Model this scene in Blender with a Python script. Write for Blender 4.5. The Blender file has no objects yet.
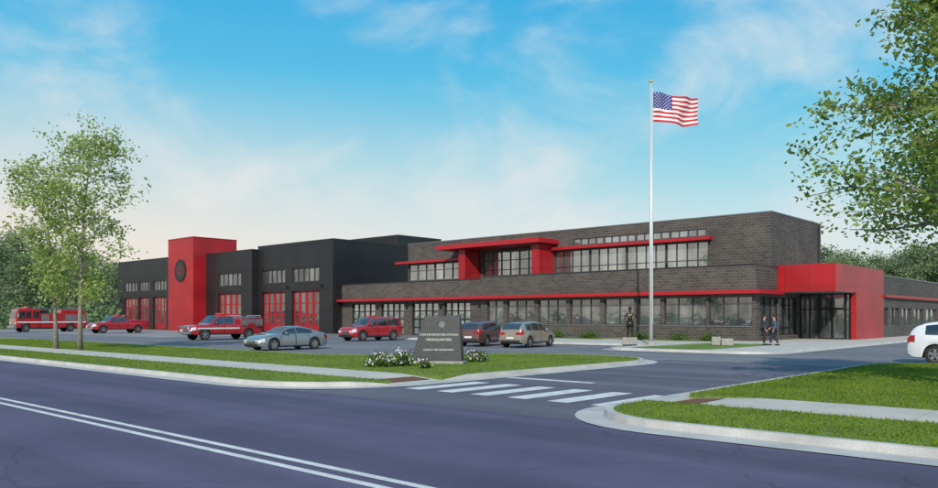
import bpy, bmesh, math, random
import numpy as np
from mathutils import Vector, Matrix
random.seed(7); rng=np.random.default_rng(7)
R=math.radians
scene=bpy.context.scene
COL=scene.collection
TH=R(42.1); S=math.sin(TH); Cc=math.cos(TH); F=774.0; H=1.75; HY=317.0
def ray(u):
    a=u-469; return (-S*F+Cc*a, Cc*F+S*a)
def G(u,v,z=0):
    t=(H-z)/(v-HY); d=ray(u); return (d[0]*t,d[1]*t)
def onY(u,Y):
    d=ray(u); return d[0]*Y/d[1]
def onX(u,X):
    d=ray(u); return d[1]*X/d[0]
def AT(u,dep):
    d=ray(u); return (d[0]*dep/F,d[1]*dep/F)

# ---------------------------------------------------------------- materials
MATS={}
def nt(name):
    m=bpy.data.materials.new(name); m.use_nodes=True
    n=m.node_tree; b=n.nodes['Principled BSDF']; MATS[name]=m
    return m,n,b
def mat(name,col,rough=.6,metal=0,var=.15,scale=3,bump=0,bscale=30,coat=0,spec=.5,emit=None):
    m,n,b=nt(name)
    b.inputs['Roughness'].default_value=rough; b.inputs['Metallic'].default_value=metal
    b.inputs['Specular IOR Level'].default_value=spec
    if coat: b.inputs['Coat Weight'].default_value=coat; b.inputs['Coat Roughness'].default_value=.05
    tc=n.nodes.new('ShaderNodeTexCoord'); nz=n.nodes.new('ShaderNodeTexNoise'); nz.inputs['Scale'].default_value=scale; nz.inputs['Detail'].default_value=6
    n.links.new(tc.outputs['Object'],nz.inputs['Vector'])
    mr=n.nodes.new('ShaderNodeMapRange'); mr.inputs[1].default_value=.3; mr.inputs[2].default_value=.7
    mr.inputs[3].default_value=1-var; mr.inputs[4].default_value=1+var
    n.links.new(nz.outputs['Fac'],mr.inputs[0])
    mx=n.nodes.new('ShaderNodeMix'); mx.data_type='RGBA'; mx.blend_type='MULTIPLY'; mx.inputs[0].default_value=1
    mx.inputs[6].default_value=(*col,1); n.links.new(mr.outputs[0],mx.inputs[7]); n.links.new(mx.outputs[2],b.inputs['Base Color'])
    if bump:
        n2=n.nodes.new('ShaderNodeTexNoise'); n2.inputs['Scale'].default_value=bscale; n2.inputs['Detail'].default_value=4
        n.links.new(tc.outputs['Object'],n2.inputs['Vector'])
        bp=n.nodes.new('ShaderNodeBump'); bp.inputs['Strength'].default_value=bump; bp.inputs['Distance'].default_value=.02
        n.links.new(n2.outputs['Fac'],bp.inputs['Height']); n.links.new(bp.outputs[0],b.inputs['Normal'])
    return m
def brickmat(name,c1,c2,mortar,bw,bh,ms=.012,rough=.75,offset=.5,bump=.4,metal=0):
    m,n,b=nt(name); b.inputs['Roughness'].default_value=rough; b.inputs['Metallic'].default_value=metal
    g=n.nodes.new('ShaderNodeNewGeometry'); sp=n.nodes.new('ShaderNodeSeparateXYZ'); n.links.new(g.outputs['Position'],sp.inputs[0])
    ad=n.nodes.new('ShaderNodeMath'); n.links.new(sp.outputs[0],ad.inputs[0]); n.links.new(sp.outputs[1],ad.inputs[1])
    cb=n.nodes.new('ShaderNodeCombineXYZ'); n.links.new(ad.outputs[0],cb.inputs[0]); n.links.new(sp.outputs[2],cb.inputs[1])
    br=n.nodes.new('ShaderNodeTexBrick'); n.links.new(cb.outputs[0],br.inputs['Vector'])
    br.inputs['Scale'].default_value=1; br.inputs['Brick Width'].default_value=bw; br.inputs['Row Height'].default_value=bh; br.inputs['Mortar Size'].default_value=ms
    br.inputs['Color1'].default_value=(*c1,1); br.inputs['Color2'].default_value=(*c2,1); br.inputs['Mortar'].default_value=(*mortar,1); br.offset=offset
    nz=n.nodes.new('ShaderNodeTexNoise'); nz.inputs['Scale'].default_value=.35; nz.inputs['Detail'].default_value=5; n.links.new(g.outputs['Position'],nz.inputs['Vector'])
    mr=n.nodes.new('ShaderNodeMapRange'); mr.inputs[1].default_value=.3; mr.inputs[2].default_value=.7; mr.inputs[3].default_value=.82; mr.inputs[4].default_value=1.18; n.links.new(nz.outputs['Fac'],mr.inputs[0])
    mx=n.nodes.new('ShaderNodeMix'); mx.data_type='RGBA'; mx.blend_type='MULTIPLY'; mx.inputs[0].default_value=1
    n.links.new(br.outputs['Color'],mx.inputs[6]); n.links.new(mr.outputs[0],mx.inputs[7]); n.links.new(mx.outputs[2],b.inputs['Base Color'])
    if bump:
        bp=n.nodes.new('ShaderNodeBump'); bp.inputs['Strength'].default_value=bump; bp.inputs['Distance'].default_value=.01; bp.invert=True
        n.links.new(br.outputs['Fac'],bp.inputs['Height']); n.links.new(bp.outputs[0],b.inputs['Normal'])
    return m
def groundmat(name,ca,cb_,scale,fine,rough=.85,bump=.3,speck=.25,crack=0):
    m,n,b=nt(name); b.inputs['Roughness'].default_value=rough
    g=n.nodes.new('ShaderNodeNewGeometry'); L=n.links.new
    n1=n.nodes.new('ShaderNodeTexNoise'); n1.inputs['Scale'].default_value=scale; n1.inputs['Detail'].default_value=8; n1.inputs['Roughness'].default_value=.6; L(g.outputs['Position'],n1.inputs['Vector'])
    n2=n.nodes.new('ShaderNodeTexNoise'); n2.inputs['Scale'].default_value=fine; n2.inputs['Detail'].default_value=3; L(g.outputs['Position'],n2.inputs['Vector'])
    rp=n.nodes.new('ShaderNodeValToRGB'); rp.color_ramp.elements[0].position=.32; rp.color_ramp.elements[1].position=.68
    rp.color_ramp.elements[0].color=(*ca,1); rp.color_ramp.elements[1].color=(*cb_,1); L(n1.outputs['Fac'],rp.inputs[0])
    mr=n.nodes.new('ShaderNodeMapRange'); mr.inputs[1].default_value=.3; mr.inputs[2].default_value=.7; mr.inputs[3].default_value=1-speck; mr.inputs[4].default_value=1+speck; L(n2.outputs['Fac'],mr.inputs[0])
    mx=n.nodes.new('ShaderNodeMix'); mx.data_type='RGBA'; mx.blend_type='MULTIPLY'; mx.inputs[0].default_value=1
    L(rp.outputs[0],mx.inputs[6]); L(mr.outputs[0],mx.inputs[7]); out=mx.outputs[2]
    if crack:
        vo=n.nodes.new('ShaderNodeTexVoronoi'); vo.feature='DISTANCE_TO_EDGE'; vo.inputs['Scale'].default_value=.16
        nd=n.nodes.new('ShaderNodeTexNoise'); nd.inputs['Scale'].default_value=.8; nd.inputs['Detail'].default_value=5
        L(g.outputs['Position'],nd.inputs['Vector']); va=n.nodes.new('ShaderNodeVectorMath'); va.operation='ADD'
        L(g.outputs['Position'],va.inputs[0]); L(nd.outputs['Color'],va.inputs[1]); L(va.outputs[0],vo.inputs['Vector'])
        m2=n.nodes.new('ShaderNodeMapRange'); m2.inputs[1].default_value=0; m2.inputs[2].default_value=.006; m2.inputs[3].default_value=.72; m2.inputs[4].default_value=1
        L(vo.outputs['Distance'],m2.inputs[0])
        mp=n.nodes.new('ShaderNodeMapping'); mp.inputs['Scale'].default_value=(.03,.9,1); L(g.outputs['Position'],mp.inputs[0])
        n3=n.nodes.new('ShaderNodeTexNoise'); n3.inputs['Scale'].default_value=1; n3.inputs['Detail'].default_value=3; L(mp.outputs[0],n3.inputs['Vector'])
        m3=n.nodes.new('ShaderNodeMapRange'); m3.inputs[1].default_value=.35; m3.inputs[2].default_value=.65; m3.inputs[3].default_value=.8; m3.inputs[4].default_value=1.2; L(n3.outputs['Fac'],m3.inputs[0])
        mm=n.nodes.new('ShaderNodeMath'); mm.operation='MULTIPLY'; L(m2.outputs[0],mm.inputs[0]); L(m3.outputs[0],mm.inputs[1])
        my=n.nodes.new('ShaderNodeMix'); my.data_type='RGBA'; my.blend_type='MULTIPLY'; my.inputs[0].default_value=1
        L(out,my.inputs[6]); L(mm.outputs[0],my.inputs[7]); out=my.outputs[2]
    L(out,b.inputs['Base Color'])
    bp=n.nodes.new('ShaderNodeBump'); bp.inputs['Strength'].default_value=bump; bp.inputs['Distance'].default_value=.01
    L(n2.outputs['Fac'],bp.inputs['Height']); L(bp.outputs[0],b.inputs['Normal'])
    return m
def leafmat(name,ca,cb_,trans=.35):
    m=bpy.data.materials.new(name); m.use_nodes=True; n=m.node_tree; n.nodes.clear(); L=n.links.new
    g=n.nodes.new('ShaderNodeNewGeometry'); nz=n.nodes.new('ShaderNodeTexNoise'); nz.inputs['Scale'].default_value=.7; L(g.outputs['Position'],nz.inputs['Vector'])
    ad=n.nodes.new('ShaderNodeMath'); ad.operation='MULTIPLY_ADD'; ad.inputs[1].default_value=.5; L(g.outputs['Random Per Island'],ad.inputs[0]); 
    sb=n.nodes.new('ShaderNodeMath'); sb.operation='SUBTRACT'; sb.inputs[1].default_value=.2; L(nz.outputs['Fac'],sb.inputs[0]); L(sb.outputs[0],ad.inputs[2])
    rp=n.nodes.new('ShaderNodeValToRGB'); rp.color_ramp.elements[0].position=.15; rp.color_ramp.elements[1].position=.85
    rp.color_ramp.elements[0].color=(*ca,1); rp.color_ramp.elements[1].color=(*cb_,1); L(ad.outputs[0],rp.inputs[0])
    d=n.nodes.new('ShaderNodeBsdfDiffuse'); t=n.nodes.new('ShaderNodeBsdfTranslucent'); mx=n.nodes.new('ShaderNodeMixShader'); mx.inputs[0].default_value=trans
    L(rp.outputs[0],d.inputs[0]); L(rp.outputs[0],t.inputs[0]); L(d.outputs[0],mx.inputs[1]); L(t.outputs[0],mx.inputs[2])
    o=n.nodes.new('ShaderNodeOutputMaterial'); L(mx.outputs[0],o.inputs[0]); MATS[name]=m; return m

M_road=groundmat('road_asphalt',(.064,.054,.104),(.098,.085,.145),.35,60,.8,.35,.3,crack=1)  # purple of the reflected sky and foreground darkness put into the base colour
M_drive=groundmat('driveway_asphalt',(.092,.084,.118),(.132,.122,.156),.3,60,.8,.35,.28,crack=1)  # less purple in-between step, imitating the light gradient across the ground in colour
M_lot=groundmat('lot_asphalt',(.13,.127,.14),(.19,.186,.198),.12,40,.8,.3,.2,crack=1)
M_conc=groundmat('concrete',(.42,.40,.36),(.54,.51,.46),.8,50,.85,.3,.12)
M_kerb=groundmat('kerb_concrete',(.38,.37,.36),(.52,.51,.49),1.2,60,.85,.3,.14)
M_earth=groundmat('field_grass',(.08,.13,.03),(.13,.19,.05),.05,3,.95,.3,.3)
M_grass=groundmat('lawn',(.08,.14,.016),(.16,.235,.03),.5,14,.95,.6,.35)
M_line=groundmat('road_paint',(.5,.5,.5),(.72,.72,.72),3,40,.7,.1,.18)
M_tact=mat('tactile_brown',(.16,.07,.045),.8,var=.2,scale=20)
M_brick=brickmat('dark_brick',(.088,.076,.066),(.050,.043,.040),(.150,.132,.116),.5,.2,.013)
M_black=brickmat('black_metal_panel',(.014,.013,.015),(.018,.017,.019),(.006,.006,.007),3.4,2.4,.03,.45,0,.4)
M_redp=brickmat('red_metal_panel',(.36,.010,.016),(.33,.009,.015),(.18,.006,.009),1.6,1.95,.015,.4,0,.3)
M_red=mat('red_trim',(.40,.011,.018),.4,var=.06)
M_redd=mat('red_door_paint',(.31,.010,.014),.4,var=.1)
M_cop=mat('dark_coping',(.05,.05,.055),.4,.5,.1)
M_coplt=mat('pale_coping',(.22,.22,.23),.4,.6,.1)
M_frame=mat('grey_aluminium',(.085,.085,.095),.4,.5,.08)
M_framed=mat('black_aluminium',(.02,.02,.022),.4,.4,.08)
def glassmat(name,ca,cb_,scale=.5,rough=.04,metal=0):
    m,n,b=nt(name); L=n.links.new; b.inputs['Roughness'].default_value=rough; b.inputs['Specular IOR Level'].default_value=1.0; b.inputs['IOR'].default_value=1.7; b.inputs['Metallic'].default_value=metal
    g=n.nodes.new('ShaderNodeNewGeometry'); mp=n.nodes.new('ShaderNodeMapping'); mp.inputs['Scale'].default_value=(1,1,.5); L(g.outputs['Position'],mp.inputs[0])
    nz=n.nodes.new('ShaderNodeTexNoise'); nz.inputs['Scale'].default_value=scale; nz.inputs['Detail'].default_value=4; L(mp.outputs[0],nz.inputs['Vector'])
    rp=n.nodes.new('ShaderNodeValToRGB'); rp.color_ramp.elements[0].position=.36; rp.color_ramp.elements[1].position=.66
    rp.color_ramp.elements[0].color=(*ca,1); rp.color_ramp.elements[1].color=(*cb_,1); L(nz.outputs['Fac'],rp.inputs[0]); L(rp.outputs[0],b.inputs['Base Color'])  # noise in the base colour imitates reflections and interiors on opaque glass
    n2=n.nodes.new('ShaderNodeTexNoise'); n2.inputs['Scale'].default_value=.8; L(g.outputs['Position'],n2.inputs['Vector'])
    bp=n.nodes.new('ShaderNodeBump'); bp.inputs['Strength'].default_value=.25; bp.inputs['Distance'].default_value=.05; L(n2.outputs['Fac'],bp.inputs['Height']); L(bp.outputs[0],b.inputs['Normal'])
    return m
M_glass=glassmat('window_glass',(.09,.105,.11),(.27,.29,.29),.7,metal=.6)
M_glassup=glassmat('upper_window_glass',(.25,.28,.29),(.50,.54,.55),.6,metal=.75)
M_glassbay=glassmat('bay_door_glass',(.05,.05,.052),(.17,.165,.16),.6,metal=.3)
M_glassdk=glassmat('vehicle_glass',(.012,.014,.016),(.03,.034,.038),2)
M_blackp=mat('black_plastic',(.015,.015,.016),.6,var=.1)
M_tyre=mat('tyre_rubber',(.018,.018,.018),.85,var=.15,scale=8)
M_rim=mat('alloy',(.45,.45,.46),.3,.9,.05)
M_chrome=mat('chrome',(.6,.6,.62),.2,1,.05)
M_lens=mat('headlight_lens',(.75,.76,.78),.12,.3,.05)
M_tail=mat('tail_lens',(.35,.01,.01),.2,var=.05)
M_paintred=mat('engine_red_paint',(.34,.009,.015),.3,coat=1,var=.04)
M_silver=mat('silver_paint',(.25,.265,.28),.35,.5,.04,coat=1)
M_maroon=mat('bronze_maroon_paint',(.15,.07,.065),.32,.4,.04,coat=1)
M_beige=mat('champagne_paint',(.33,.28,.225),.35,.4,.04,coat=1)
M_white=mat('white_paint',(.68,.69,.71),.35,var=.04,coat=.6)
M_bark=mat('bark',(.21,.185,.155),.9,var=.35,scale=9,bump=.6,bscale=18)
M_barkd=mat('dark_bark',(.08,.063,.05),.9,var=.35,scale=9,bump=.6)
M_leafL=leafmat('pale_leaf',(.23,.31,.07),(.50,.58,.22),.5)
M_leafR=leafmat('green_leaf',(.12,.19,.035),(.38,.48,.13),.5)
M_leafB=leafmat('wood_leaf',(.15,.21,.10),(.34,.42,.22),.4)  # distance haze painted into the leaf colours, raised and paler
M_leafB2=leafmat('wood_leaf_dark',(.11,.17,.085),(.26,.34,.17),.4)  # darker tree tone, with the same haze in its colour
M_blade=leafmat('grass_blade',(.10,.16,.012),(.25,.33,.04),.4)
M_shrub=leafmat('shrub_leaf',(.04,.09,.02),(.14,.22,.05),.3)
M_blossom=mat('white_blossom',(.75,.73,.72),.8,var=.1)
M_stone=mat('sign_granite',(.048,.052,.055),.45,var=.25,scale=12)
M_stoneb=mat('pale_stone',(.30,.29,.27),.8,var=.25,scale=6,bump=.4)
M_letter=mat('pale_lettering',(.66,.66,.63),.5,var=.03)
M_letterd=mat('worn_silver_emblem',(.25,.25,.24),.5,var=.1)
M_badge=mat('badge_dark_grey',(.055,.045,.045),.5,.3,.1)
M_pole=mat('white_pole_metal',(.62,.63,.65),.35,.3,.04)
M_bronze=mat('bronze_metal',(.055,.042,.03),.4,.7,.2,scale=8)
M_skin=mat('skin',(.45,.27,.2),.6,var=.06)
M_navy=mat('navy_cloth',(.018,.024,.05),.85,var=.2,scale=20)
M_bluec=mat('blue_cloth',(.06,.09,.17),.85,var=.2,scale=20)
M_dark=mat('dark_cloth',(.02,.02,.022),.85,var=.2,scale=20)
M_hair=mat('brown_hair',(.035,.02,.012),.8,var=.2)
M_goldc=mat('gold_paint',(.55,.36,.07),.4,var=.05)
M_fred=mat('flag_red',(.50,.018,.03),.8,var=.05); M_fwhite=mat('flag_white',(.75,.74,.76),.8,var=.04); M_fblue=mat('flag_blue',(.03,.04,.22),.8,var=.05)
M_amber=mat('red_beacon',(.5,.02,.02),.2,var=.05)
M_gap=mat('shadow_gap',(.01,.01,.01),.9,var=.02)

# ---------------------------------------------------------------- helpers
def tag(o,label=None,cat=None,group=None,kind=None):
    if label:o['label']=label
    if cat:o['category']=cat
    if group:o['group']=group
    if kind:o['kind']=kind
    return o
def thing(name,label,cat,loc=(0,0,0),rz=0,group=None):
    o=bpy.data.objects.new(name,None); COL.objects.link(o); o.location=loc; o.rotation_euler=(0,0,rz); o.empty_display_size=.2
    return tag(o,label,cat,group)
class MB:
    def __init__(s): s.v=[]; s.f=[]; s.m=[]
    def add(s,vs,fs,mi=0):
        k=len(s.v); s.v+= [tuple(p) for p in vs]; s.f+=[tuple(i+k for i in f) for f in fs]; s.m+=[mi]*len(fs); return s
    def box(s,x0,x1,y0,y1,z0,z1,mi=0):
        vs=[(x0,y0,z0),(x1,y0,z0),(x1,y1,z0),(x0,y1,z0),(x0,y0,z1),(x1,y0,z1),(x1,y1,z1),(x0,y1,z1)]
        return s.add(vs,[(3,2,1,0),(4,5,6,7),(0,1,5,4),(1,2,6,5),(2,3,7,6),(3,0,4,7)],mi)
    def prism(s,poly,z0,z1,mi=0):
        n=len(poly); a=sum(poly[i][0]*poly[(i+1)%n][1]-poly[(i+1)%n][0]*poly[i][1] for i in range(n))
        if a<0: poly=poly[::-1]
        vs=[(x,y,z0) for x,y in poly]+[(x,y,z1) for x,y in poly]
        fs=[tuple(range(n-1,-1,-1)),tuple(range(n,2*n))]+[(i,(i+1)%n,n+(i+1)%n,n+i) for i in range(n)]
        return s.add(vs,fs,mi)
    def tube(s,pts,rad,n=8,cap=True,mi=0):
        pts=[Vector(p) for p in pts]; vs=[]; fs=[]; 
        if not hasattr(rad,'__len__'): rad=[rad]*len(pts)
        up=Vector((.31,.17,.93))
        for i,p in enumerate(pts):
            t=(pts[min(i+1,len(pts)-1)]-pts[max(i-1,0)]).normalized()
            if abs(t.dot(up))>.99: a=t.cross(Vector((1,0,0))).normalized()
            else: a=t.cross(up).normalized()
            b=t.cross(a)
            for k in range(n):
                q=2*math.pi*k/n; vs.append(p+(a*math.cos(q)+b*math.sin(q))*rad[i])
        for i in range(len(pts)-1):
            for k in range(n):
                fs.append((i*n+k,(i+1)*n+k,(i+1)*n+(k+1)%n,i*n+(k+1)%n))
        if cap: fs.append(tuple(range(n))); fs.append(tuple((len(pts)-1)*n+k for k in range(n-1,-1,-1)))
        return s.add(vs,fs,mi)
    def cyl_y(s,c,r,y0,y1,n=24,mi=0): return s.tube([(c[0],y0,c[1]),(c[0],y1,c[1])],r,n,True,mi)
    def ell(s,c,r,nu=12,nv=8,mi=0):
        vs=[];fs=[]
        for j in range(nv+1):
            ph=math.pi*j/nv
            for i in range(nu):
                th=2*math.pi*i/nu; vs.append((c[0]+r[0]*math.sin(ph)*math.cos(th),c[1]+r[1]*math.sin(ph)*math.sin(th),c[2]+r[2]*math.cos(ph)))
        for j in range(nv):
            for i in range(nu): fs.append((j*nu+i,(j+1)*nu+i,(j+1)*nu+(i+1)%nu,j*nu+(i+1)%nu))
        return s.add(vs,fs,mi)
    def build(s,name,mt,parent=None,org=None,smooth=False,bevel=0,seg=2,fix=True):
        me=bpy.data.meshes.new(name)
        v=s.v
        if org is not None: v=[(a-org[0],b-org[1],c-org[2]) for a,b,c in v]
        me.from_pydata(v,[],s.f)
        mts=mt if isinstance(mt,(list,tuple)) else [mt]
        for q in mts: me.materials.append(q)
        if len(mts)>1: me.polygons.foreach_set('material_index',s.m)
        if fix:
            bm=bmesh.new(); bm.from_mesh(me); bmesh.ops.recalc_face_normals(bm,faces=bm.faces); bm.to_mesh(me); bm.free()
        if smooth: me.polygons.foreach_set('use_smooth',[True]*len(me.polygons))
        o=bpy.data.objects.new(name,me); COL.objects.link(o)
        if parent: o.parent=parent
        if bevel:
            b=o.modifiers.new('bevel','BEVEL'); b.width=bevel; b.segments=seg; b.limit_method='ANGLE'; b.angle_limit=R(35); b.harden_normals=False
            if smooth==False:
                me.polygons.foreach_set('use_smooth',[True]*len(me.polygons))
                w=o.modifiers.new('wn','WEIGHTED_NORMAL'); w.keep_sharp=False
        me.update(); return o
def npmesh(name,V,Fc,mt,parent=None):
    me=bpy.data.meshes.new(name); k=Fc.shape[1]
    me.vertices.add(len(V)); me.vertices.foreach_set('co',V.astype(np.float32).ravel())
    me.loops.add(Fc.size); me.loops.foreach_set('vertex_index',Fc.astype(np.int32).ravel())
    me.polygons.add(len(Fc)); me.polygons.foreach_set('loop_start',np.arange(0,Fc.size,k,dtype=np.int32)); me.polygons.foreach_set('loop_total',np.full(len(Fc),k,dtype=np.int32))
    me.update(calc_edges=True); me.validate(); me.materials.append(mt)
    o=bpy.data.objects.new(name,me); COL.objects.link(o)
    if parent:o.parent=parent
    return o
def leaves(P,size,seed=0,flat=.4):
    r=np.random.default_rng(seed); n=len(P)
    nrm=r.normal(size=(n,3)); nrm[:,2]=np.abs(nrm[:,2])+flat; nrm/=np.linalg.norm(nrm,axis=1)[:,None]
    a=np.cross(nrm,r.normal(size=(n,3))); a/=np.linalg.norm(a,axis=1)[:,None]; b=np.cross(nrm,a)
    s=(size*r.uniform(.6,1.35,n))[:,None]
    V=np.stack([P-a*s*.5,P+b*s*.32,P+a*s*.55,P-b*s*.32],1).reshape(-1,3)
    return V,np.arange(4*n).reshape(n,4)

# ---------------------------------------------------------------- ground & kerbs
def fillet(pts,steps=8):
    out=[]; n=len(pts)
    for i,(x,y,r) in enumerate(pts):
        if r<=0: out.append((x,y)); continue
        p=Vector((x,y)); a=Vector(pts[i-1][:2]); b=Vector(pts[(i+1)%n][:2])
        p0=p+(a-p).normalized()*r; p2=p+(b-p).normalized()*r
        for k in range(steps+1):
            t=k/steps; wt=.7071; d=(1-t)**2+2*wt*t*(1-t)+t*t
            q=(p0*(1-t)**2+p*2*wt*t*(1-t)+p2*t*t)/d; out.append((q.x,q.y))
    return out
def resample(pts,m=1.0):
    out=[]; n=len(pts)
    for i in range(n):
        a=pts[i]; b=pts[(i+1)%n]; d=math.dist(a,b); k=max(1,min(int(d/m)+1,400))
        for j in range(k): out.append((a[0]+(b[0]-a[0])*j/k,a[1]+(b[1]-a[1])*j/k))
    return out
def offset(pts,d):
    n=len(pts); ar=sum(pts[i][0]*pts[(i+1)%n][1]-pts[(i+1)%n][0]*pts[i][1] for i in range(n)); sg=1 if ar>0 else -1
    out=[]
    for i in range(n):
        a=Vector(pts[i-1]);p=Vector(pts[i]);b=Vector(pts[(i+1)%n])
        e1=(p-a); e2=(b-p)
        if e1.length<1e-6: e1=e2
        if e2.length<1e-6: e2=e1
        e1.normalize(); e2.normalize()
        n1=Vector((e1.y,-e1.x)); n2=Vector((e2.y,-e2.x)); m=(n1+n2)
        m.normalize(); c=max(.5,m.dot(n1)); q=p+m*(sg*d/c); out.append((q.x,q.y))
    return out
def clip(poly,axis,val,keep):
    out=[]; n=len(poly)
    for i in range(n):
        a=poly[i]; b=poly[(i+1)%n]; ia=(a[axis]-val)*keep>=0; ib=(b[axis]-val)*keep>=0
        if ia: out.append(a)
        if ia!=ib:
            t=(val-a[axis])/(b[axis]-a[axis]); out.append((a[0]+(b[0]-a[0])*t,a[1]+(b[1]-a[1])*t))
    return out
def hk(p):
    if abs(p[0]+11.2)<6 :
        d=max(0,max(13.3-p[1],p[1]-15.3)); return .02+.11*min(1,d/.7)
    return .13
def kerb(name,poly,hf=hk,w=.17,gut=.5):
    inn=offset(poly,-w); n=len(poly); m=MB()
    vs=[];fs=[]
    for i in range(n):
        h=hf(poly[i])
        vs+=[(poly[i][0],poly[i][1],0),(poly[i][0]*.85+inn[i][0]*.15,poly[i][1]*.85+inn[i][1]*.15,h),(inn[i][0],inn[i][1],h),(inn[i][0],inn[i][1],0)]
    for i in range(n):
        j=(i+1)%n
        for k in range(3): fs.append((i*4+k,j*4+k,j*4+k+1,i*4+k+1))
    m.add(vs,fs); k=m.build(name,M_kerb,fix=True); tag(k,kind='structure')
    if gut:
        out=offset(poly,gut); m=MB(); vs=[];fs=[]
        for i in range(n): vs+=[(poly[i][0],poly[i][1],.016),(out[i][0],out[i][1],.013)]
        for i in range(n):
            j=(i+1)%n; fs.append((i*2,i*2+1,j*2+1,j*2))
        g=m.add(vs,fs).build('gutter',M_kerb); tag(g,kind='structure')
    return inn
def sheet(name,poly,z,mt):
    m=MB(); m.add([(x,y,z) for x,y in poly],[tuple(range(len(poly)))]); o=m.build(name,mt)
    if o.data.polygons[0].normal.z<0: o.data.flip_normals()
    return tag(o,kind='structure')
def rect(x0,x1,y0,y1): return [(x0,y0),(x1,y0),(x1,y1),(x0,y1)]
sheet('ground',rect(-2500,2500,-2500,2500),-.02,M_earth)
sheet('parking_lot',rect(-135,70,10.85,110),-.004,M_lot)
sheet('road',rect(-600,600,-.6,10.849),0,M_road)
sheet('driveway',rect(-15.2,-7.2,10.851,29),.001,M_drive)
kerb_near=resample([(-600,-.6),(-600,-4),(600,-4),(600,-.6)],40)
kerb('near_kerb',kerb_near,lambda p:.13)
sheet('near_verge',rect(-600,600,-3.8,-.8),.12,M_grass)

Lp=resample(fillet([(-300,10.85,0),(-14.6,10.85,3.2),(-14.6,28.6,3.5),(-21.5,28.0,2.5),(-26,20.8,2.5),(-300,20.8,0)]),1.2)
Rp=resample(fillet([(-7.75,10.85,2.0),(120,10.85,0),(120,31.6,0),(-7.75,31.6,3.2)]),1.0)
Li=kerb('kerb',Lp); Ri=kerb('kerb',Rp)
def prism_s(name,poly,z0,z1,mt):
    m=MB(); m.prism(poly,z0,z1); return tag(m.build(name,mt),kind='structure')
GA=clip(Li,1,13.4,-1); GB=clip(Li,1,15.2,1); GC=clip(Ri,1,13.6,-1); GD=clip(Ri,1,15.4,1)
for nm,p in (('lawn',GA),('lawn',GB),('lawn',GC),('lawn',GD)): prism_s(nm,p,.0,.122,M_grass)
def walk(name,x0,x1,y0,y1,rampside,step=1.5):
    m=MB(); n=int(abs(x1-x0)/step)
    for i in range(n):
        a=x0+(x1-x0)*i/n; b=x0+(x1-x0)*(i+1)/n
        def z(x):
            d=abs(x-(x1 if rampside>0 else x0)); return .022+.108*min(1,d/1.6)
        a2=min(a,b)+.008; b2=max(a,b)-.008
        vs=[(a2,y0,z(a2)),(b2,y0,z(b2)),(b2,y1,z(b2)),(a2,y1,z(a2))]
        m.add(vs,[(0,1,2,3)])
        m.add([(a2,y0,-.01),(b2,y0,-.01),(b2,y0,z(b2)),(a2,y0,z(a2))],[(0,1,2,3)]); m.add([(a2,y1,-.01),(b2,y1,-.01),(b2,y1,z(b2)),(a2,y1,z(a2))],[(0,1,2,3)])
        m.add([(b2,y0,-.01),(b2,y1,-.01),(b2,y1,z(b2)),(b2,y0,z(b2))],[(0,1,2,3)])
    return tag(m.build(name,M_conc,fix=False),kind='structure')
walk('sidewalk',-200,-14.77,13.4,15.2,1,1.52); walk('sidewalk',-7.58,110,13.6,15.4,-1,1.52)
def tpad(x0,x1,y0,y1,za,zb_):
    m=MB(); m.add([(x0,y0,za),(x1,y0,zb_),(x1,y1,zb_),(x0,y1,za)],[(0,1,2,3)])
    for i in range(8):
        for j in range(12):
            x=x0+(x1-x0)*(i+.5)/8; y=y0+(y1-y0)*(j+.5)/12; z=za+(zb_-za)*(i+.5)/8
            m.box(x-.022,x+.022,y-.022,y+.022,z,z+.006)
    return m.build('tactile_paving',M_tact,fix=False)
tag(tpad(-15.65,-14.98,13.6,15.0,.030+.06,.030+.016),'brown tactile pad on the pavement ramp left of the crosswalk','tactile paving')
tag(tpad(-7.35,-6.7,13.8,15.2,.030+.016,.030+.06),'brown tactile pad on the pavement ramp right of the crosswalk','tactile paving')
m=MB()
for y in (5.28,5.58): m.add([(-500,y-.06,.005),(400,y-.06,.005),(400,y+.06,.005),(-500,y+.06,.005)],[(0,1,2,3)])
tag(m.build('road_marking',M_line),kind='structure')
m=MB()
for i in range(6):
    x=-13.6+i*1.07; m.add([(x-.26,13.0,.006),(x+.26,13.0,.006),(x+.26,15.6,.006),(x-.26,15.6,.006)],[(0,1,2,3)])
m.add([(-14.2,17.2,.006),(-11.25,17.2,.006),(-11.25,17.5,.006),(-14.2,17.5,.006)],[(0,1,2,3)])
tag(m.build('crosswalk_marking',M_line),kind='structure')
m=MB()
for i in range(14):
    x=-60+i*2.7
    if x<-24: m.add([(x-.05,33,.004),(x+.05,33,.004),(x+.05,38,.004),(x-.05,38,.004)],[(0,1,2,3)])
for i in range(10):
    x=-58+i*2.7; m.add([(x-.05,22,.004),(x+.05,22,.004),(x+.05,26.5,.004),(x-.05,26.5,.004)],[(0,1,2,3)])
tag(m.build('parking_marking',M_line),kind='structure')
m=MB()
for i in range(11):
    for j in range(4):
        x=-116+i*4.8; y=31+j*4.75; m.add([(x,y,.004),(x+4.76,y,.004),(x+4.76,y+4.71,.004),(x,y+4.71,.004)],[(0,1,2,3)])
M_apron=groundmat('apron_concrete',(.22,.215,.22),(.30,.29,.29),.3,40,.85,.3,.12)
tag(m.build('apron',M_apron),kind='structure')
Pp=resample(fillet([(-44,41,1),(-22.4,41,1),(-22.4,35.3,1.2),(-13.6,35.3,1.8),(-13.6,106,0),(-44,106,0)]),1.0)
Pi=kerb('plaza_kerb',Pp,lambda p:.13,.17,.4)
prism_s('plaza',Pi,0,.121,M_conc)
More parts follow.
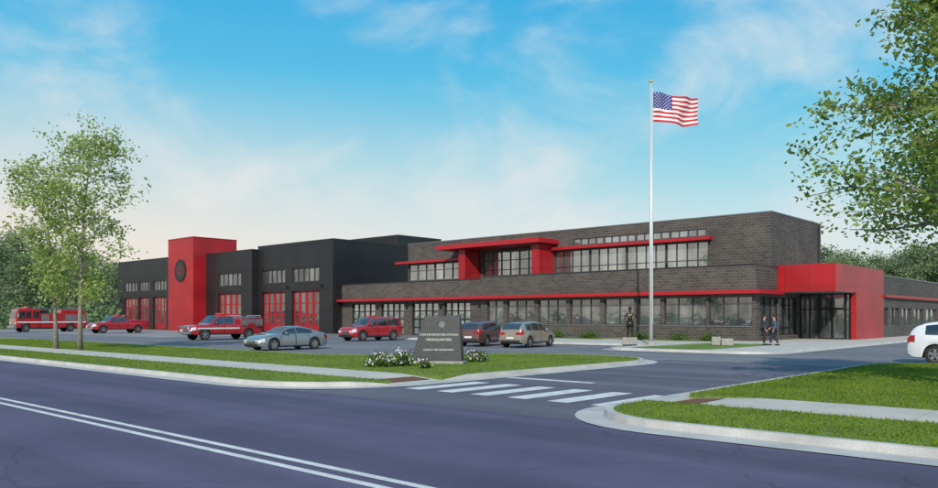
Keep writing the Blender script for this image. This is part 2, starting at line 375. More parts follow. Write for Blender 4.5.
PG=[resample(fillet([(-21.4,36.2,.8),(-17,36.2,.8),(-17,46,.8),(-21.4,46,.8)]),1),resample(rect(-43,-31,48.2,51.2),2),resample(rect(-30,-22.2,48.6,51.2),2)]
for p in PG: sheet('lawn',p,.127,M_grass)
def pip(P,poly):
    x,y=P[:,0],P[:,1]; ins=np.zeros(len(P),bool); n=len(poly)
    for i in range(n):
        x1,y1=poly[i];x2,y2=poly[(i+1)%n]
        if y1==y2: continue
        c=((y1>y)!=(y2>y))&(x<(x2-x1)*(y-y1)/(y2-y1)+x1); ins^=c
    return ins
def blades(label,polys,box,N,z,h,seed):
    r=np.random.default_rng(seed); P=np.stack([r.uniform(box[0],box[1],N),r.uniform(box[2],box[3],N)],1)
    k=np.zeros(N,bool)
    for p in polys: k|=pip(P,p)
    P=P[k]; n=len(P); a=r.uniform(0,6.283,n); w=r.uniform(.006,.015,n); hh=h*r.uniform(.5,1.3,n)
    V=np.zeros((n,3,3)); V[:,0,0]=P[:,0]-np.cos(a)*w; V[:,0,1]=P[:,1]-np.sin(a)*w; V[:,1,0]=P[:,0]+np.cos(a)*w; V[:,1,1]=P[:,1]+np.sin(a)*w
    V[:,2,0]=P[:,0]+r.normal(0,.025,n); V[:,2,1]=P[:,1]+r.normal(0,.025,n); V[:,:,2]=z; V[:,2,2]=z+hh
    o=npmesh('grass',V.reshape(-1,3),np.arange(3*n).reshape(n,3),M_blade)
    return tag(o,label,'grass',kind='stuff')
blades('short mown grass on the kerbed island right of the driveway',[GC,GD],(-8,10,10.8,32),170000,.12,.045,1)
blades('short mown grass on the verge and lawn left of the driveway',[GA,GB],(-62,-14,10.8,29),150000,.12,.05,2)

# ---------------------------------------------------------------- fire station
ORG=(-42,51.7,0)
ST=thing('fire_station','long two-storey dark brick fire station with red tower, red bands and red entrance','fire station',ORG)
def sbuild(mb,name,mt,parent=None,**k):
    return mb.build(name,mt,parent or ST,ORG,**k)
def P3(axis,c,s,z,d): return (s,c+d,z) if axis=='Y' else (c-d,s,z)
def mbox(m,axis,c,s0,s1,z0,z1,d0,d1):
    if axis=='Y': m.box(s0,s1,c+d0,c+d1,z0,z1)
    else: m.box(c-d1,c-d0,s0,s1,z0,z1)
def wallface(m,axis,c,s0,s1,z0,z1,ops,rev=.3):
    ss=sorted(set([s0,s1]+[o[0] for o in ops]+[o[1] for o in ops])); zs=sorted(set([z0,z1]+[o[2] for o in ops]+[o[3] for o in ops]))
    for i in range(len(ss)-1):
        for j in range(len(zs)-1):
            a,b,e,g=ss[i],ss[i+1],zs[j],zs[j+1]; cs=(a+b)/2; cz=(e+g)/2
            if any(o[0]<cs<o[1] and o[2]<cz<o[3] for o in ops): continue
            q=[P3(axis,c,a,e,0),P3(axis,c,b,e,0),P3(axis,c,b,g,0),P3(axis,c,a,g,0)]; m.add(q,[(0,1,2,3)])
    for (a,b,e,g) in ops:
        for (p,q) in (((a,e),(b,e)),((b,e),(b,g)),((b,g),(a,g)),((a,g),(a,e))):
            m.add([P3(axis,c,*p,0),P3(axis,c,*p,rev),P3(axis,c,*q,rev),P3(axis,c,*q,0)],[(0,1,2,3)])
def volume(x0,x1,y0,y1,z0,z1,mt,fops=(),sops=(),cop=M_cop,copr=.04):
    m=MB(); wallface(m,'Y',y0,x0,x1,z0,z1,list(fops)); wallface(m,'X',x1,y0,y1,z0,z1,list(sops))
    m.add([(x0,y0,z0),(x0,y1,z0),(x0,y1,z1),(x0,y0,z1)],[(3,2,1,0)]); m.add([(x0,y1,z0),(x1,y1,z0),(x1,y1,z1),(x0,y1,z1)],[(3,2,1,0)])
    w=sbuild(m,'wall',mt,fix=False)
    m=MB().box(x0-copr,x1+copr,y0-copr,y1+copr,z1,z1+.09); sbuild(m,'roof',cop)
    return w
def window(axis,c,a,b,z0,z1,cols,rows,fm=M_frame,depth=.2,bar=.06,name='window',gm=M_glass):
    m=MB(); mbox(m,axis,c,a,b,z0,z1,depth,depth+.04); g=sbuild(m,name,gm)
    m=MB()
    xs=[a+(b-a)*i/cols for i in range(cols+1)]; zs=[z0+(z1-z0)*i/rows for i in range(rows+1)] if not hasattr(rows,'__len__') else [z0]+list(rows)+[z1]
    for i,x in enumerate(xs):
        l=x-(0 if i==0 else bar/2); r=x+(0 if i==cols else bar/2)
        if i==0: r=x+bar
        if i==cols: l=x-bar
        mbox(m,axis,c,l,r,z0,z1,depth-.09,depth-.003)
    for j,z in enumerate(zs):
        l=z-bar/2; r=z+bar/2
        if j==0: l,r=z,z+bar
        if j==len(zs)-1: l,r=z-bar,z
        mbox(m,axis,c,a+bar,b-bar,l,r,depth-.085,depth-.006)
    sbuild(m,'window_frame',fm,g); return g
def bay_door(c,a,b,z1,mt,cols=4,rows=5,depth=.25,z0=.0,name='bay_door'):
    m=MB(); m.box(a,b,c+depth,c+depth+.06,z0,z1); d=sbuild(m,name,mt)
    cw=(b-a)/cols; rh=(z1-z0-1.0)/rows
    for i in range(cols):
        for j in range(rows):
            x=a+i*cw; z=z0+.85+j*rh; m=MB().box(x+cw*.25,x+cw*.75,c+depth-.012,c+depth+.01,z+.07,z+rh-.07)
            sbuild(m,'door_glass',M_glassbay,d)
    for i in range(1,cols): x=a+i*cw; sbuild(MB().box(x-.02,x+.02,c+depth-.006,c+depth+.004,z0+.11,z1),'door_joint',M_gap,d)
    m=MB().box(a,b,c+depth-.03,c+depth-.002,z0,z0+.1); sbuild(m,'door_seal',M_blackp,d)
    return d
f=50.0; ops=[];o1=[]
for (ua,ub) in ((124,137),(139,149),(153,166)):
    xa,xb=onY(ua,f),onY(ub,f); ops+= [(xa,xb,0,4.5),(xa,xb,5.4,6.7)]; o1.append((xa,xb))
volume(-114.9,-95.62,f,68,0,9.7,M_black,ops)
for a,b in o1:
    bay_door(f,a,b,4.5,M_redd,4,3); window('Y',f,a,b,5.4,6.7,4,1)
f=49.7; a,b=onY(218,f),onY(241,f)
volume(-89.18,-78.82,f,68,0,9.55,M_black,[(a,b,0,4.6),(a,b,5.5,7.0)])
bay_door(f,a,b,4.6,M_redd,4,3); window('Y',f,a,b,5.5,7.0,5,1)
f=50.5; dd=[(onY(262,f),onY(285,f)),(onY(292,f),onY(319,f))]
volume(-78.8,-64.8,f,68,0,9.9,M_black,[q for a,b in dd for q in ((a,b,0,4.6),(a,b,5.6,7.1))])
for a,b in dd: bay_door(f,a,b,4.6,M_redd,4,3); window('Y',f,a,b,5.6,7.1,5,1)
volume(-92,-73.8,68.02,76,0,12.3,M_black)
m=MB(); m.box(-95.6,-89.2,48,54,0,11.6); sbuild(m,'tower',M_redp)
m=MB(); m.box(-95.65,-89.15,47.95,54.05,11.6,11.7); sbuild(m,'tower_cap',M_red)
ex,ez=onY(180.5,48),1.75+(317-271)*48/ray(180)[1]
def ring(m,c,r0,r1,y0,n=32):
    vs=[];fs=[]
    for i in range(n):
        q=2*math.pi*i/n; vs+=[(c[0]+r0*math.cos(q),y0,c[1]+r0*math.sin(q)),(c[0]+r1*math.cos(q),y0,c[1]+r1*math.sin(q))]
    for i in range(n): j=(i+1)%n; fs.append((2*i,2*i+1,2*j+1,2*j))
    m.add(vs,fs)
# badge: dark ring and dark maltese cross standing off the red panel, red ringed centre
m=MB(); ring(m,(ex,ez),1.14,1.42,47.93,40); ring(m,(ex,ez),1.14,1.42,47.985,40); em=sbuild(m,'emblem',M_blackp)
for k in range(4):
    q=math.pi/2*k; R2=lambda x,z,y:(ex+x*math.cos(q)-z*math.sin(q),y,ez+x*math.sin(q)+z*math.cos(q))
    pts=[(-.24,.1),(.24,.1),(.78,.82),(.42,1.05),(0,1.16),(-.42,1.05),(-.78,.82)]
    m=MB().add([R2(*p,47.92-.001*k) for p in pts],[tuple(range(7))]); sbuild(m,'emblem_arm',M_badge,em)
m=MB(); m.tube([(ex,47.905,ez),(ex,47.922,ez)],.50,24); ec=sbuild(m,'emblem_centre',M_blackp,em)
m=MB(); ring(m,(ex,ez),.28,.42,47.90); sbuild(m,'emblem_ring',M_red,em)
f=51.7; gd=[(onY(ua,f),onY(ub,f)) for ua,ub in ((352,375),(381,404),(412,438),(444,470))]
volume(-64.79,-45.0,f,66,0,5.1,M_brick,[(a,b,0,3.1) for a,b in gd])
for a,b in gd: window('Y',f,a,b,.0,3.1,4,4,M_framed,.22,.09,'garage_door',gm=M_glassup)
f=51.35; segs=[]
bounds=[487,503,507,534,538,566,570,600,604,634,638,660,664,706,708.5,752]
for i in range(0,len(bounds),2): segs.append((onY(bounds[i],f),onY(bounds[i+1],f)))
sx=[(52.0,55.4),(55.5,59.2)]
volume(-44.99,-20.5,f,65,0,5.25,M_brick,[(a,b,1.15,3.15) for a,b in segs],[(a,b,.45,3.15) for a,b in sx])
for a,b in segs: window('Y',f,a,b,1.15,3.15,max(2,round((b-a)/1.1)),[2.65],bar=.05)
for a,b in sx: window('X',-20.5,a,b,.45,3.15,3,[1.0,2.6],M_framed)
for a,b in segs: sbuild(MB().box(a-.05,b+.05,f-.06,f+.1,1.07,1.148),'sill',M_coplt)
f=54.2; x1=-20.53
def strip(u0,u1,k,g=.05):
    xa,xb=onY(u0,f),onY(u1,f); w_=(xb-xa)/k; return [(xa+i*w_+(g if i else 0),xa+(i+1)*w_) for i in range(k)]
up=strip(555,708,4); ul=strip(409,461,2); cl=strip(573,706,4,.04)
cu=(-47.2,-39.9)
volume(-57.3,x1,f,64.5,5.0,9.08,M_brick,[(a,b,5.3,7.35) for a,b in up]+[(a,b,5.4,7.0) for a,b in ul]+[(a,b,7.75,8.3) for a,b in cl]+[(cu[0],cu[1],5.2,7.75)],cop=M_coplt)
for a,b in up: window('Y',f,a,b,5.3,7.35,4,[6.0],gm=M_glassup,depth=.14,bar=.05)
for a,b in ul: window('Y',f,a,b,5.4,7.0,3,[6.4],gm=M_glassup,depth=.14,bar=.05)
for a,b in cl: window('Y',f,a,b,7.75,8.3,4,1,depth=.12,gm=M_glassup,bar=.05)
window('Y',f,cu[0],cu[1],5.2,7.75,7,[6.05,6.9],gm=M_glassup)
def band(x0,x1,y0,y1,z0,z1): sbuild(MB().box(x0,x1,y0,y1,z0,z1),'red_band',M_red,bevel=.015)
band(-65.1,-45.02,51.0,51.698,3.32,3.58); band(-45.0,-20.0,50.7,51.348,3.32,3.58); band(-20.498,-20.0,51.352,55.15,3.32,3.58)
band(-39.05,onY(709,53.6),53.6,54.198,7.42,7.66); band(-58.6,-48.5,53.6,54.198,7.1,7.34)
m=MB(); m.box(-48.3,-47.5,52.0,54.198,5.0,7.95); sbuild(m,'portal_post',M_redp,bevel=.02)
m=MB(); m.box(-39.9,-39.1,52.0,54.198,5.0,7.95); sbuild(m,'portal_post',M_redp,bevel=.02)
m=MB(); m.box(-50.6,-38.6,51.3,54.198,7.955,8.35); sbuild(m,'portal_canopy',M_red,bevel=.02)
m=MB(); m.box(-20.48,-16.6,55.2,59.5,3.5,5.4); m.box(-20.48,-16.6,59.5,67,3.5,5.4); 
m.box(-16.95,-16.6,59.75,67,0,3.5); sbuild(m,'entrance_canopy',M_redp)
m=MB(); m.box(-20.47,-16.65,55.25,59.4,3.46,3.497); sbuild(m,'soffit',M_coplt)
window('Y',59.5,-20.47,-19.1,0,3.45,2,[2.3],M_framed,.2,.07); window('Y',59.5,-17.3,-16.98,0,3.45,1,[2.3],M_framed,.2,.07)
window('Y',59.5,-19.1,-17.3,2.35,3.45,2,1,M_framed,.2,.07)
for a,b in ((-19.1,-18.21),(-18.19,-17.3)):
    m=MB().box(a+.06,b-.06,59.7,59.74,.1,2.3); d=sbuild(m,'door',M_glass)
    m=MB(); m.box(a,a+.07,59.64,59.76,.02,2.34);m.box(b-.07,b,59.64,59.76,.02,2.34);m.box(a+.07,b-.07,59.64,59.76,2.26,2.34);m.box(a+.07,b-.07,59.64,59.76,.02,.22); sbuild(m,'door_frame',M_framed,d)
    hx=b-.14 if a<-18.5 else a+.14; m=MB().tube([(hx,59.6,.8),(hx,59.6,1.4)],.018); sbuild(m,'door_handle',M_chrome,d)
sw=[(onX(u0,-16.68),onX(u1,-16.68)) for u0,u1 in ((880,889),(891,900),(902,912),(914,924),(926,937))]
volume(-30,-16.68,67.02,104,0,4.98,M_brick,[],[(a,b,1.05,2.5) for a,b in sw],cop=M_coplt)
for a,b in sw: window('X',-16.68,a,b,1.05,2.5,2,1)
m=MB().box(-16.678,-16.45,67.2,104,3.3,3.5); sbuild(m,'red_band',M_red)
for X,Y in ((-20.44,63.8),):
    m=MB().box(X-.05,X+.05,Y-.05,Y+.05,5.5,9.0); sbuild(m,'downpipe',M_cop)
for a,b in gd[:3]+dd:
    x=b+.45; y=51.7 if b>-64 else 50.5; z=2.6 if b>-64 else 4.9
    m=MB().box(x-.1,x+.1,y-.18,y-.002,z,z+.3); sbuild(m,'wall_lamp',M_framed)

# ---------------------------------------------------------------- vehicles
def wheel(parent,x,y,r,w,side,spokes=5,rimm=M_rim):
    m=MB().cyl_y((x,r),r*.62,y-w*.2,y+w*.2,16); h=m.build('wheel',M_blackp,parent)
    prof=[(r*.66,-w/2),(r*.93,-w/2),(r,-w*.36),(r,w*.36),(r*.93,w/2),(r*.66,w/2)]; n=28; vs=[];fs=[]
    for i in range(n):
        q=2*math.pi*i/n
        for (a,b) in prof: vs.append((x+a*math.cos(q),y+b,r+a*math.sin(q)))
    k=len(prof)
    for i in range(n):
        j=(i+1)%n
        for p in range(k): fs.append((i*k+p,j*k+p,j*k+(p+1)%k,i*k+(p+1)%k))
    m=MB().add(vs,fs); m.build('tyre',M_tyre,h,smooth=False)
    m=MB(); yo=y+side*w*.42
    vs=[];fs=[]
    for i in range(n):
        q=2*math.pi*i/n
        for (a,b) in ((r*.60,0),(r*.68,0),(r*.68,-.05*side),(r*.60,-.05*side)): vs.append((x+a*math.cos(q),yo+b,r+a*math.sin(q)))
    for i in range(n):
        j=(i+1)%n
        for p in range(4): fs.append((i*4+p,j*4+p,j*4+(p+1)%4,i*4+(p+1)%4))
    m.add(vs,fs)
    for s in range(spokes):
        q=2*math.pi*s/spokes+.3; c,sn=math.cos(q),math.sin(q); t=.05
        P=lambda a,b,yy:(x+a*c-b*sn,yy,r+a*sn+b*c)
        y2=yo-.03*side
        v=[P(.03,-t*1.3,yo),P(r*.62,-t*.8,yo),P(r*.62,t*.8,yo),P(.03,t*1.3,yo),P(.03,-t*1.3,y2),P(r*.62,-t*.8,y2),P(r*.62,t*.8,y2),P(.03,t*1.3,y2)]
        m.add(v,[(0,1,2,3),(7,6,5,4),(0,4,5,1),(1,5,6,2),(2,6,7,3),(3,7,4,0)])
    m.cyl_y((x,r),r*.17,yo-.03*side,yo+.015*side,12)
    m.build('rim',rimm,h)
    return h
def hermite(xs,ys):
    xs=list(xs); ys=list(ys); n=len(xs); d=[(ys[i+1]-ys[i])/(xs[i+1]-xs[i]) for i in range(n-1)]
    m=[d[0]]+[0 if d[i-1]*d[i]<=0 else 2*d[i-1]*d[i]/(d[i-1]+d[i]) for i in range(1,n-1)]+[d[-1]]
    def f(x):
        if x<=xs[0]: return ys[0]
        if x>=xs[-1]: return ys[-1]
        i=0
        while x>xs[i+1]: i+=1
        h=xs[i+1]-xs[i]; t=(x-xs[i])/h
        return (2*t**3-3*t*t+1)*ys[i]+(t**3-2*t*t+t)*h*m[i]+(-2*t**3+3*t*t)*ys[i+1]+(t**3-t*t)*h*m[i+1]
    return f
def vehicle(name,label,cat,loc,rz,sp,group=None,scale=1):
    t=thing(name,label,cat,loc,rz,group); t.scale=(scale,)*3
    paint=sp['paint']; xE=sp['L']/2; W=sp['W']/2; xf,xr,r,sill=sp['xf'],sp['xr'],sp['r'],sp['sill']; Ra=r+.055
    zt=hermite(*zip(*sp['top'])); zbelt=hermite(*zip(*sp['belt'])); zroof=max(p[1] for p in sp['top']); tum=sp.get('tum',.74)
    def hw(x):
        e=abs(x)/xE; return W*(1-.035*e**2-.14*e**9)
    def zbot(x):
        z=sill+ .10*max(0,(abs(x)/xE-.9)/.1)
        for xc in (xf,xr):
            if abs(x-xc)<Ra: z=max(z,r+math.sqrt(Ra*Ra-(x-xc)**2))
        return z
    def sec(x):
        w=hw(x); zb=zbot(x); zq=zbelt(x); T=max(zt(x),zq+.012); k=min(1,max(0,(T-zq)/(zroof-zq)))
        we=w*.93*(1-k)+w*tum*k; zb=min(zb,zq-.08)
        wf=.018*(1 if any(abs(x-xc)<Ra+.06 for xc in (xf,xr)) else 0)
        hz=zq-zb
        ed=.075*k+.018
        return [(w*.965+wf,zb),(w*.995+wf,zb+.22*hz),(w+wf*.6,zb+.5*hz),(w*.985,zb+.82*hz),(w*.945,zq),(w*.945*.5+we*.5+.012*k,(zq+T-ed)/2),(we,T-ed),(we*.93,T-ed*.32),(we*.6,T),(0,T+.015)]
    NS=10
    def surf(x,s,sd):
        p=sec(x); s=max(0,min(NS-1-1e-6,s)); i=int(s); f=s-i; a=p[i];b=p[i+1]; return Vector((x,sd*(a[0]+(b[0]-a[0])*f),a[1]+(b[1]-a[1])*f))
    xs=set(np.linspace(-xE,xE,46).tolist())
    for xc in (xf,xr):
        for k in range(13): xs.add(xc-Ra*math.cos(math.pi*k/12)*.999)
    xs=sorted(xs); xs=[x for i,x in enumerate(xs) if i==0 or x-xs[i-1]>.012]
    vs=[];fs=[];row=2*NS-1
    for x in xs:
        p=sec(x); vs+=[(x,-a,b) for a,b in p]+[(x,a,b) for a,b in p[:-1][::-1]]
    for i in range(len(xs)-1):
        for j in range(row-1): fs.append((i*row+j,i*row+j+1,(i+1)*row+j+1,(i+1)*row+j))
    fs.append(tuple(range(row))); fs.append(tuple((len(xs)-1)*row+j for j in range(row-1,-1,-1)))
    b=MB().add(vs,fs).build('body',paint,t,smooth=True)
    es=b.modifiers.new('edge','EDGE_SPLIT'); es.split_angle=R(50)
    m=MB().box(-xE+.2,xE-.2,-W*.80,W*.80,sill-.02,min(zbelt(0)-.15,sill+.4)); m.build('underbody',M_blackp,t)
    def patch(nm,x0,x1,s0,s1,sd,mt,off=.008,nx=10,ns=4,par=None):
        vs=[];fs=[]
        for i in range(nx+1):
            for j in range(ns+1):
                x=x0+(x1-x0)*i/nx; s=s0+(s1-s0)*j/ns; p=surf(x,s,sd)
                dx=surf(x+.02,s,sd)-surf(x-.02,s,sd); ds=surf(x,s+.05,sd)-surf(x,s-.05,sd); nr=dx.cross(ds)
                if nr.length>1e-9: nr.normalize()
                if nr.y*sd<0 and abs(nr.y)>.05: nr=-nr
                elif abs(nr.y)<=.05 and nr.z<0: nr=-nr
                vs.append(p+nr*off)
        for i in range(nx):
            for j in range(ns): a=i*(ns+1)+j; fs.append((a,a+1,a+ns+2,a+ns+1))
        return MB().add(vs,fs).build(nm,mt,par or t,smooth=True)
    def full(nm,x0,x1,s0,mt,off=.008,nx=8):
        vs=[];fs=[];ns=5
        cols=[(-1,s0+(NS-1-s0)*j/ns) for j in range(ns)]+[(1,NS-1-(NS-1-s0)*j/ns) for j in range(ns+1)]
        for i in range(nx+1):
            x=x0+(x1-x0)*i/nx
            for sd,s in cols:
                p=surf(x,s,sd); dz=(zt(x+.03)-zt(x-.03))/.06; nr=Vector((-dz,sd*.12*(1-(s-s0)/(NS-1-s0)),1)).normalized(); vs.append(p+nr*off)
        k=len(cols)
        for i in range(nx):
            for j in range(k-1): a=i*k+j; fs.append((a,a+1,a+k+1,a+k))
        return MB().add(vs,fs).build(nm,mt,t,smooth=True)
    full('windscreen',sp['ws'][0],sp['ws'][1],7.15,M_glassdk,.01)
    full('rear_window',sp['rw'][0],sp['rw'][1],7.15,M_glassdk,.01)
    for sd in (-1,1):
        for (a,c) in sp['win']: patch('side_window',a,c,4.18,5.9,sd,M_glassdk,.009)
        for (a,c) in sp['doors']:
            d=patch('door',a,c,.55,3.95,sd,paint,.006,8,8)
            patch('door_gap',a-.014,a+.008,.5,4.0,sd,M_gap,.010,1,8,d); patch('door_gap',c-.008,c+.014,.5,4.0,sd,M_gap,.010,1,8,d)
            q=surf(a+.16,3.35,sd); m=MB().box(a+.06,a+.24,q.y-.02,q.y+.02,q.z-.017,q.z+.017); m.build('door_handle',sp.get('hand',paint),d)
        mx=sp['ws'][1]-.38; q=surf(mx,4.3,sd); m=MB().ell((mx,q.y+sd*.10,q.z+.07),(.07,.12,.075),10,8); m.build('side_mirror',sp.get('mir',paint),t,smooth=True)
        patch('headlight',xE-.34,xE-.015,2.2,3.7,sd,M_lens,.012,5,3)
        patch('tail_light',-xE+.012,-xE+.26,2.6,4.0,sd,M_tail,.012,4,3)
        patch('side_sill',xr+Ra+.04,xf-Ra-.04,0,.5,sd,M_blackp,.012,8,2)
        for xc in (xf,xr): wheel(t,xc,sd*(W-.115),r,.21,sd,sp.get('spokes',5))
        zr=sp['tlz']; m=MB().box(-xE-.012,-xE+.03,min(sd*W*.42,sd*W*.84),max(sd*W*.42,sd*W*.84),zr[0],zr[1]); m.build('tail_light',M_tail,t,bevel=.008)
        hz=sp['hlz']; m=MB().box(xE-.03,xE+.012,min(sd*W*.48,sd*W*.82),max(sd*W*.48,sd*W*.82),hz[0],hz[1]); m.build('headlight',M_lens,t,bevel=.008)
    gz0,gz1=sp['gr']; g=MB().box(xE-.04,xE+.018,-W*.42,W*.42,gz0,gz1).build('grille',M_blackp,t,bevel=.01)
    for i in range(3): z=gz0+(gz1-gz0)*(i+.5)/3; MB().box(xE+.015,xE+.028,-W*.38,W*.38,z-.012,z+.012).build('grille_bar',M_chrome,g)
    MB().box(xE-.08,xE+.03,-W*.74,W*.74,sill+.03,sill+.2).build('bumper',sp.get('bump',M_blackp),t,bevel=.02)
    MB().box(-xE-.03,-xE+.08,-W*.74,W*.74,sill+.05,sill+.22).build('bumper',sp.get('bump',M_blackp),t,bevel=.02)
    MB().box(-xE-.035,-xE-.005,-.26,.26,sill+.3,sill+.42).build('number_plate',M_white,t)
    return t
sedan=dict(L=4.7,W=1.84,xf=1.42,xr=-1.36,r=.34,sill=.2,top=[(-2.35,.80),(-2.25,.97),(-1.9,1.02),(-1.1,1.27),(-.4,1.38),(.2,1.35),(1.0,1.0),(1.25,.92),(1.9,.83),(2.25,.69),(2.35,.55)],
    belt=[(-2.35,.72),(-2.1,.91),(-1.2,.94),(.8,.88),(1.9,.78),(2.25,.63),(2.35,.50)],tum=.67,ws=(.3,1.05),rw=(-1.8,-.75),win=[(-.08,.86),(-1.2,-.14)],doors=[(0,.95),(-.92,-.03)],tlz=(.70,.82),hlz=(.52,.60),gr=(.36,.52),paint=M_silver)
suv=dict(L=5.1,W=1.98,xf=1.60,xr=-1.50,r=.40,sill=.30,top=[(-2.55,1.05),(-2.5,1.35),(-2.3,1.75),(-1.9,1.83),(-.5,1.87),(.5,1.80),(1.3,1.20),(1.6,1.15),(2.2,1.08),(2.5,.95),(2.55,.8)],
    belt=[(-2.55,1.0),(-2.45,1.13),(0,1.12),(1.3,1.10),(2.2,1.02),(2.5,.88),(2.55,.74)],tum=.80,ws=(.56,1.26),rw=(-2.52,-2.33),win=[(.18,1.05),(-.85,.10),(-2.1,-.93)],doors=[(.15,1.12),(-.9,.11)],tlz=(.75,.98),hlz=(.66,.80),gr=(.52,.72),paint=M_paintred,spokes=6)
cross=dict(L=4.5,W=1.86,xf=1.36,xr=-1.32,r=.35,sill=.25,top=[(-2.25,.95),(-2.2,1.15),(-1.95,1.42),(-1.5,1.55),(-.5,1.63),(.3,1.58),(1.1,1.09),(1.4,1.02),(2.0,.92),(2.2,.78),(2.25,.62)],
    belt=[(-2.25,.88),(-2.15,1.06),(-1.0,1.03),(1.1,.98),(2.0,.86),(2.2,.72),(2.25,.56)],tum=.72,ws=(.38,1.08),rw=(-2.2,-1.78),win=[(.02,.92),(-.92,-.05),(-1.65,-1.0)],doors=[(.05,1.0),(-.90,.02)],tlz=(.80,.96),hlz=(.56,.66),gr=(.4,.58),paint=M_maroon)
pick=dict(L=6.0,W=2.04,xf=1.95,xr=-1.75,r=.42,sill=.42,top=[(-3.0,1.12),(-2.9,1.16),(-.85,1.17),(-.72,1.3),(-.5,1.8),(-.2,1.88),(.7,1.86),(1.5,1.26),(1.7,1.2),(2.6,1.14),(2.93,1.0),(3.0,.85)],
    belt=[(-3.0,1.08),(-2.9,1.13),(-.8,1.14),(1.5,1.16),(2.6,1.06),(2.93,.94),(3.0,.8)],tum=.80,ws=(.78,1.46),rw=(-.7,-.53),win=[(.42,1.22),(-.42,.35)],doors=[(.38,1.4),(-.62,.34)],tlz=(.75,1.02),hlz=(.66,.8),gr=(.5,.76),paint=M_paintred,bump=M_chrome)
def place(u,v): p=G(u,v); return (p[0],p[1],0)
FACE=-math.pi/2
vehicle('parked_car','grey sedan parked alone nearest the lawn behind the sign','car',place(286.5,349.6),FACE+.0,sedan,scale=.92)
s=vehicle('sport_utility_car','large red four-wheel drive parked before the garage doors','car',place(371,340.6),FACE,suv,scale=.95)
MB().box(-.1,.15,-.5,.5,1.885,1.97).build('light_bar',M_amber,s,bevel=.02)
vehicle('parked_car','maroon crossover partly hidden behind the stone sign','car',place(484,345.6),FACE+.25+math.pi,dict(cross),scale=.92)
c3=dict(cross); c3['paint']=M_beige; vehicle('parked_car','champagne crossover parked to the right of the maroon one','car',place(528,346.8),FACE+.15+math.pi,c3,scale=.92)
c4=dict(cross); c4['paint']=M_white; vehicle('parked_car','white car cut off at the right edge beside the grass island','car',(onY(917,33.6)+2.1,33.6,0),0,c4)
p1=vehicle('pickup_truck','red pickup with a low bed cover beside the fire engine','pickup truck',place(118,333.2),FACE,pick)
MB().box(.0,.25,-.6,.6,1.92,2.0).build('light_bar',M_amber,p1,bevel=.02)
p2=vehicle('utility_truck','red fire utility truck with low locker body, white stripe and light bar','utility truck',place(222,339.6),FACE,pick)
MB().box(.0,.25,-.6,.6,1.92,2.04).build('light_bar',M_amber,p2,bevel=.02)
b=MB().box(-3.0,-.98,-1.05,1.05,1.0,1.62).build('equipment_body',M_paintred,p2,bevel=.04)
for sd in (-1,1):
    for (xa,xb,za,zb2) in ((-2.92,-2.30,1.06,1.54),(-2.24,-1.66,1.22,1.54),(-1.60,-1.04,1.06,1.54)):
        k=MB().box(xa,xb,sd*1.055-.01,sd*1.055+.01,za,zb2).build('locker_door',M_rim,b)
        MB().box(xa+.1,xb-.1,sd*1.07-.01,sd*1.07+.01,za+.05,za+.09).build('locker_handle',M_blackp,k)
    MB().box(-.9,2.6,sd*1.026-.008,sd*1.026+.008,.84,.94).build('side_stripe',M_white,p2)
m=MB()
for i in range(3):m.tube([(-2.8,-.6+.6*i,1.72),(-1.1,-.6+.6*i,1.72)],.05,8)
m.tube([(-2.8,-.95,1.86),(-2.8,.95,1.86)],.035,8); m.tube([(-1.1,-.95,1.86),(-1.1,.95,1.86)],.035,8)
for x in (-2.8,-1.1):
    for y in (-.95,.95): m.tube([(x,y,1.6),(x,y,1.86)],.035,8)
m.build('equipment_rack',M_chrome,p2)
MB().tube([(2.95,-.75,.55),(3.16,-.75,.6),(3.16,-.75,1.02),(3.16,.75,1.02),(3.16,.75,.6),(2.95,.75,.55)],.045,8).build('bull_bar',M_chrome,p2,smooth=True)
m=MB(); m.box(-2.9,-.9,-.93,.93,1.14,1.42); m.build('bed_cover',M_paintred,p1,bevel=.08,seg=3)

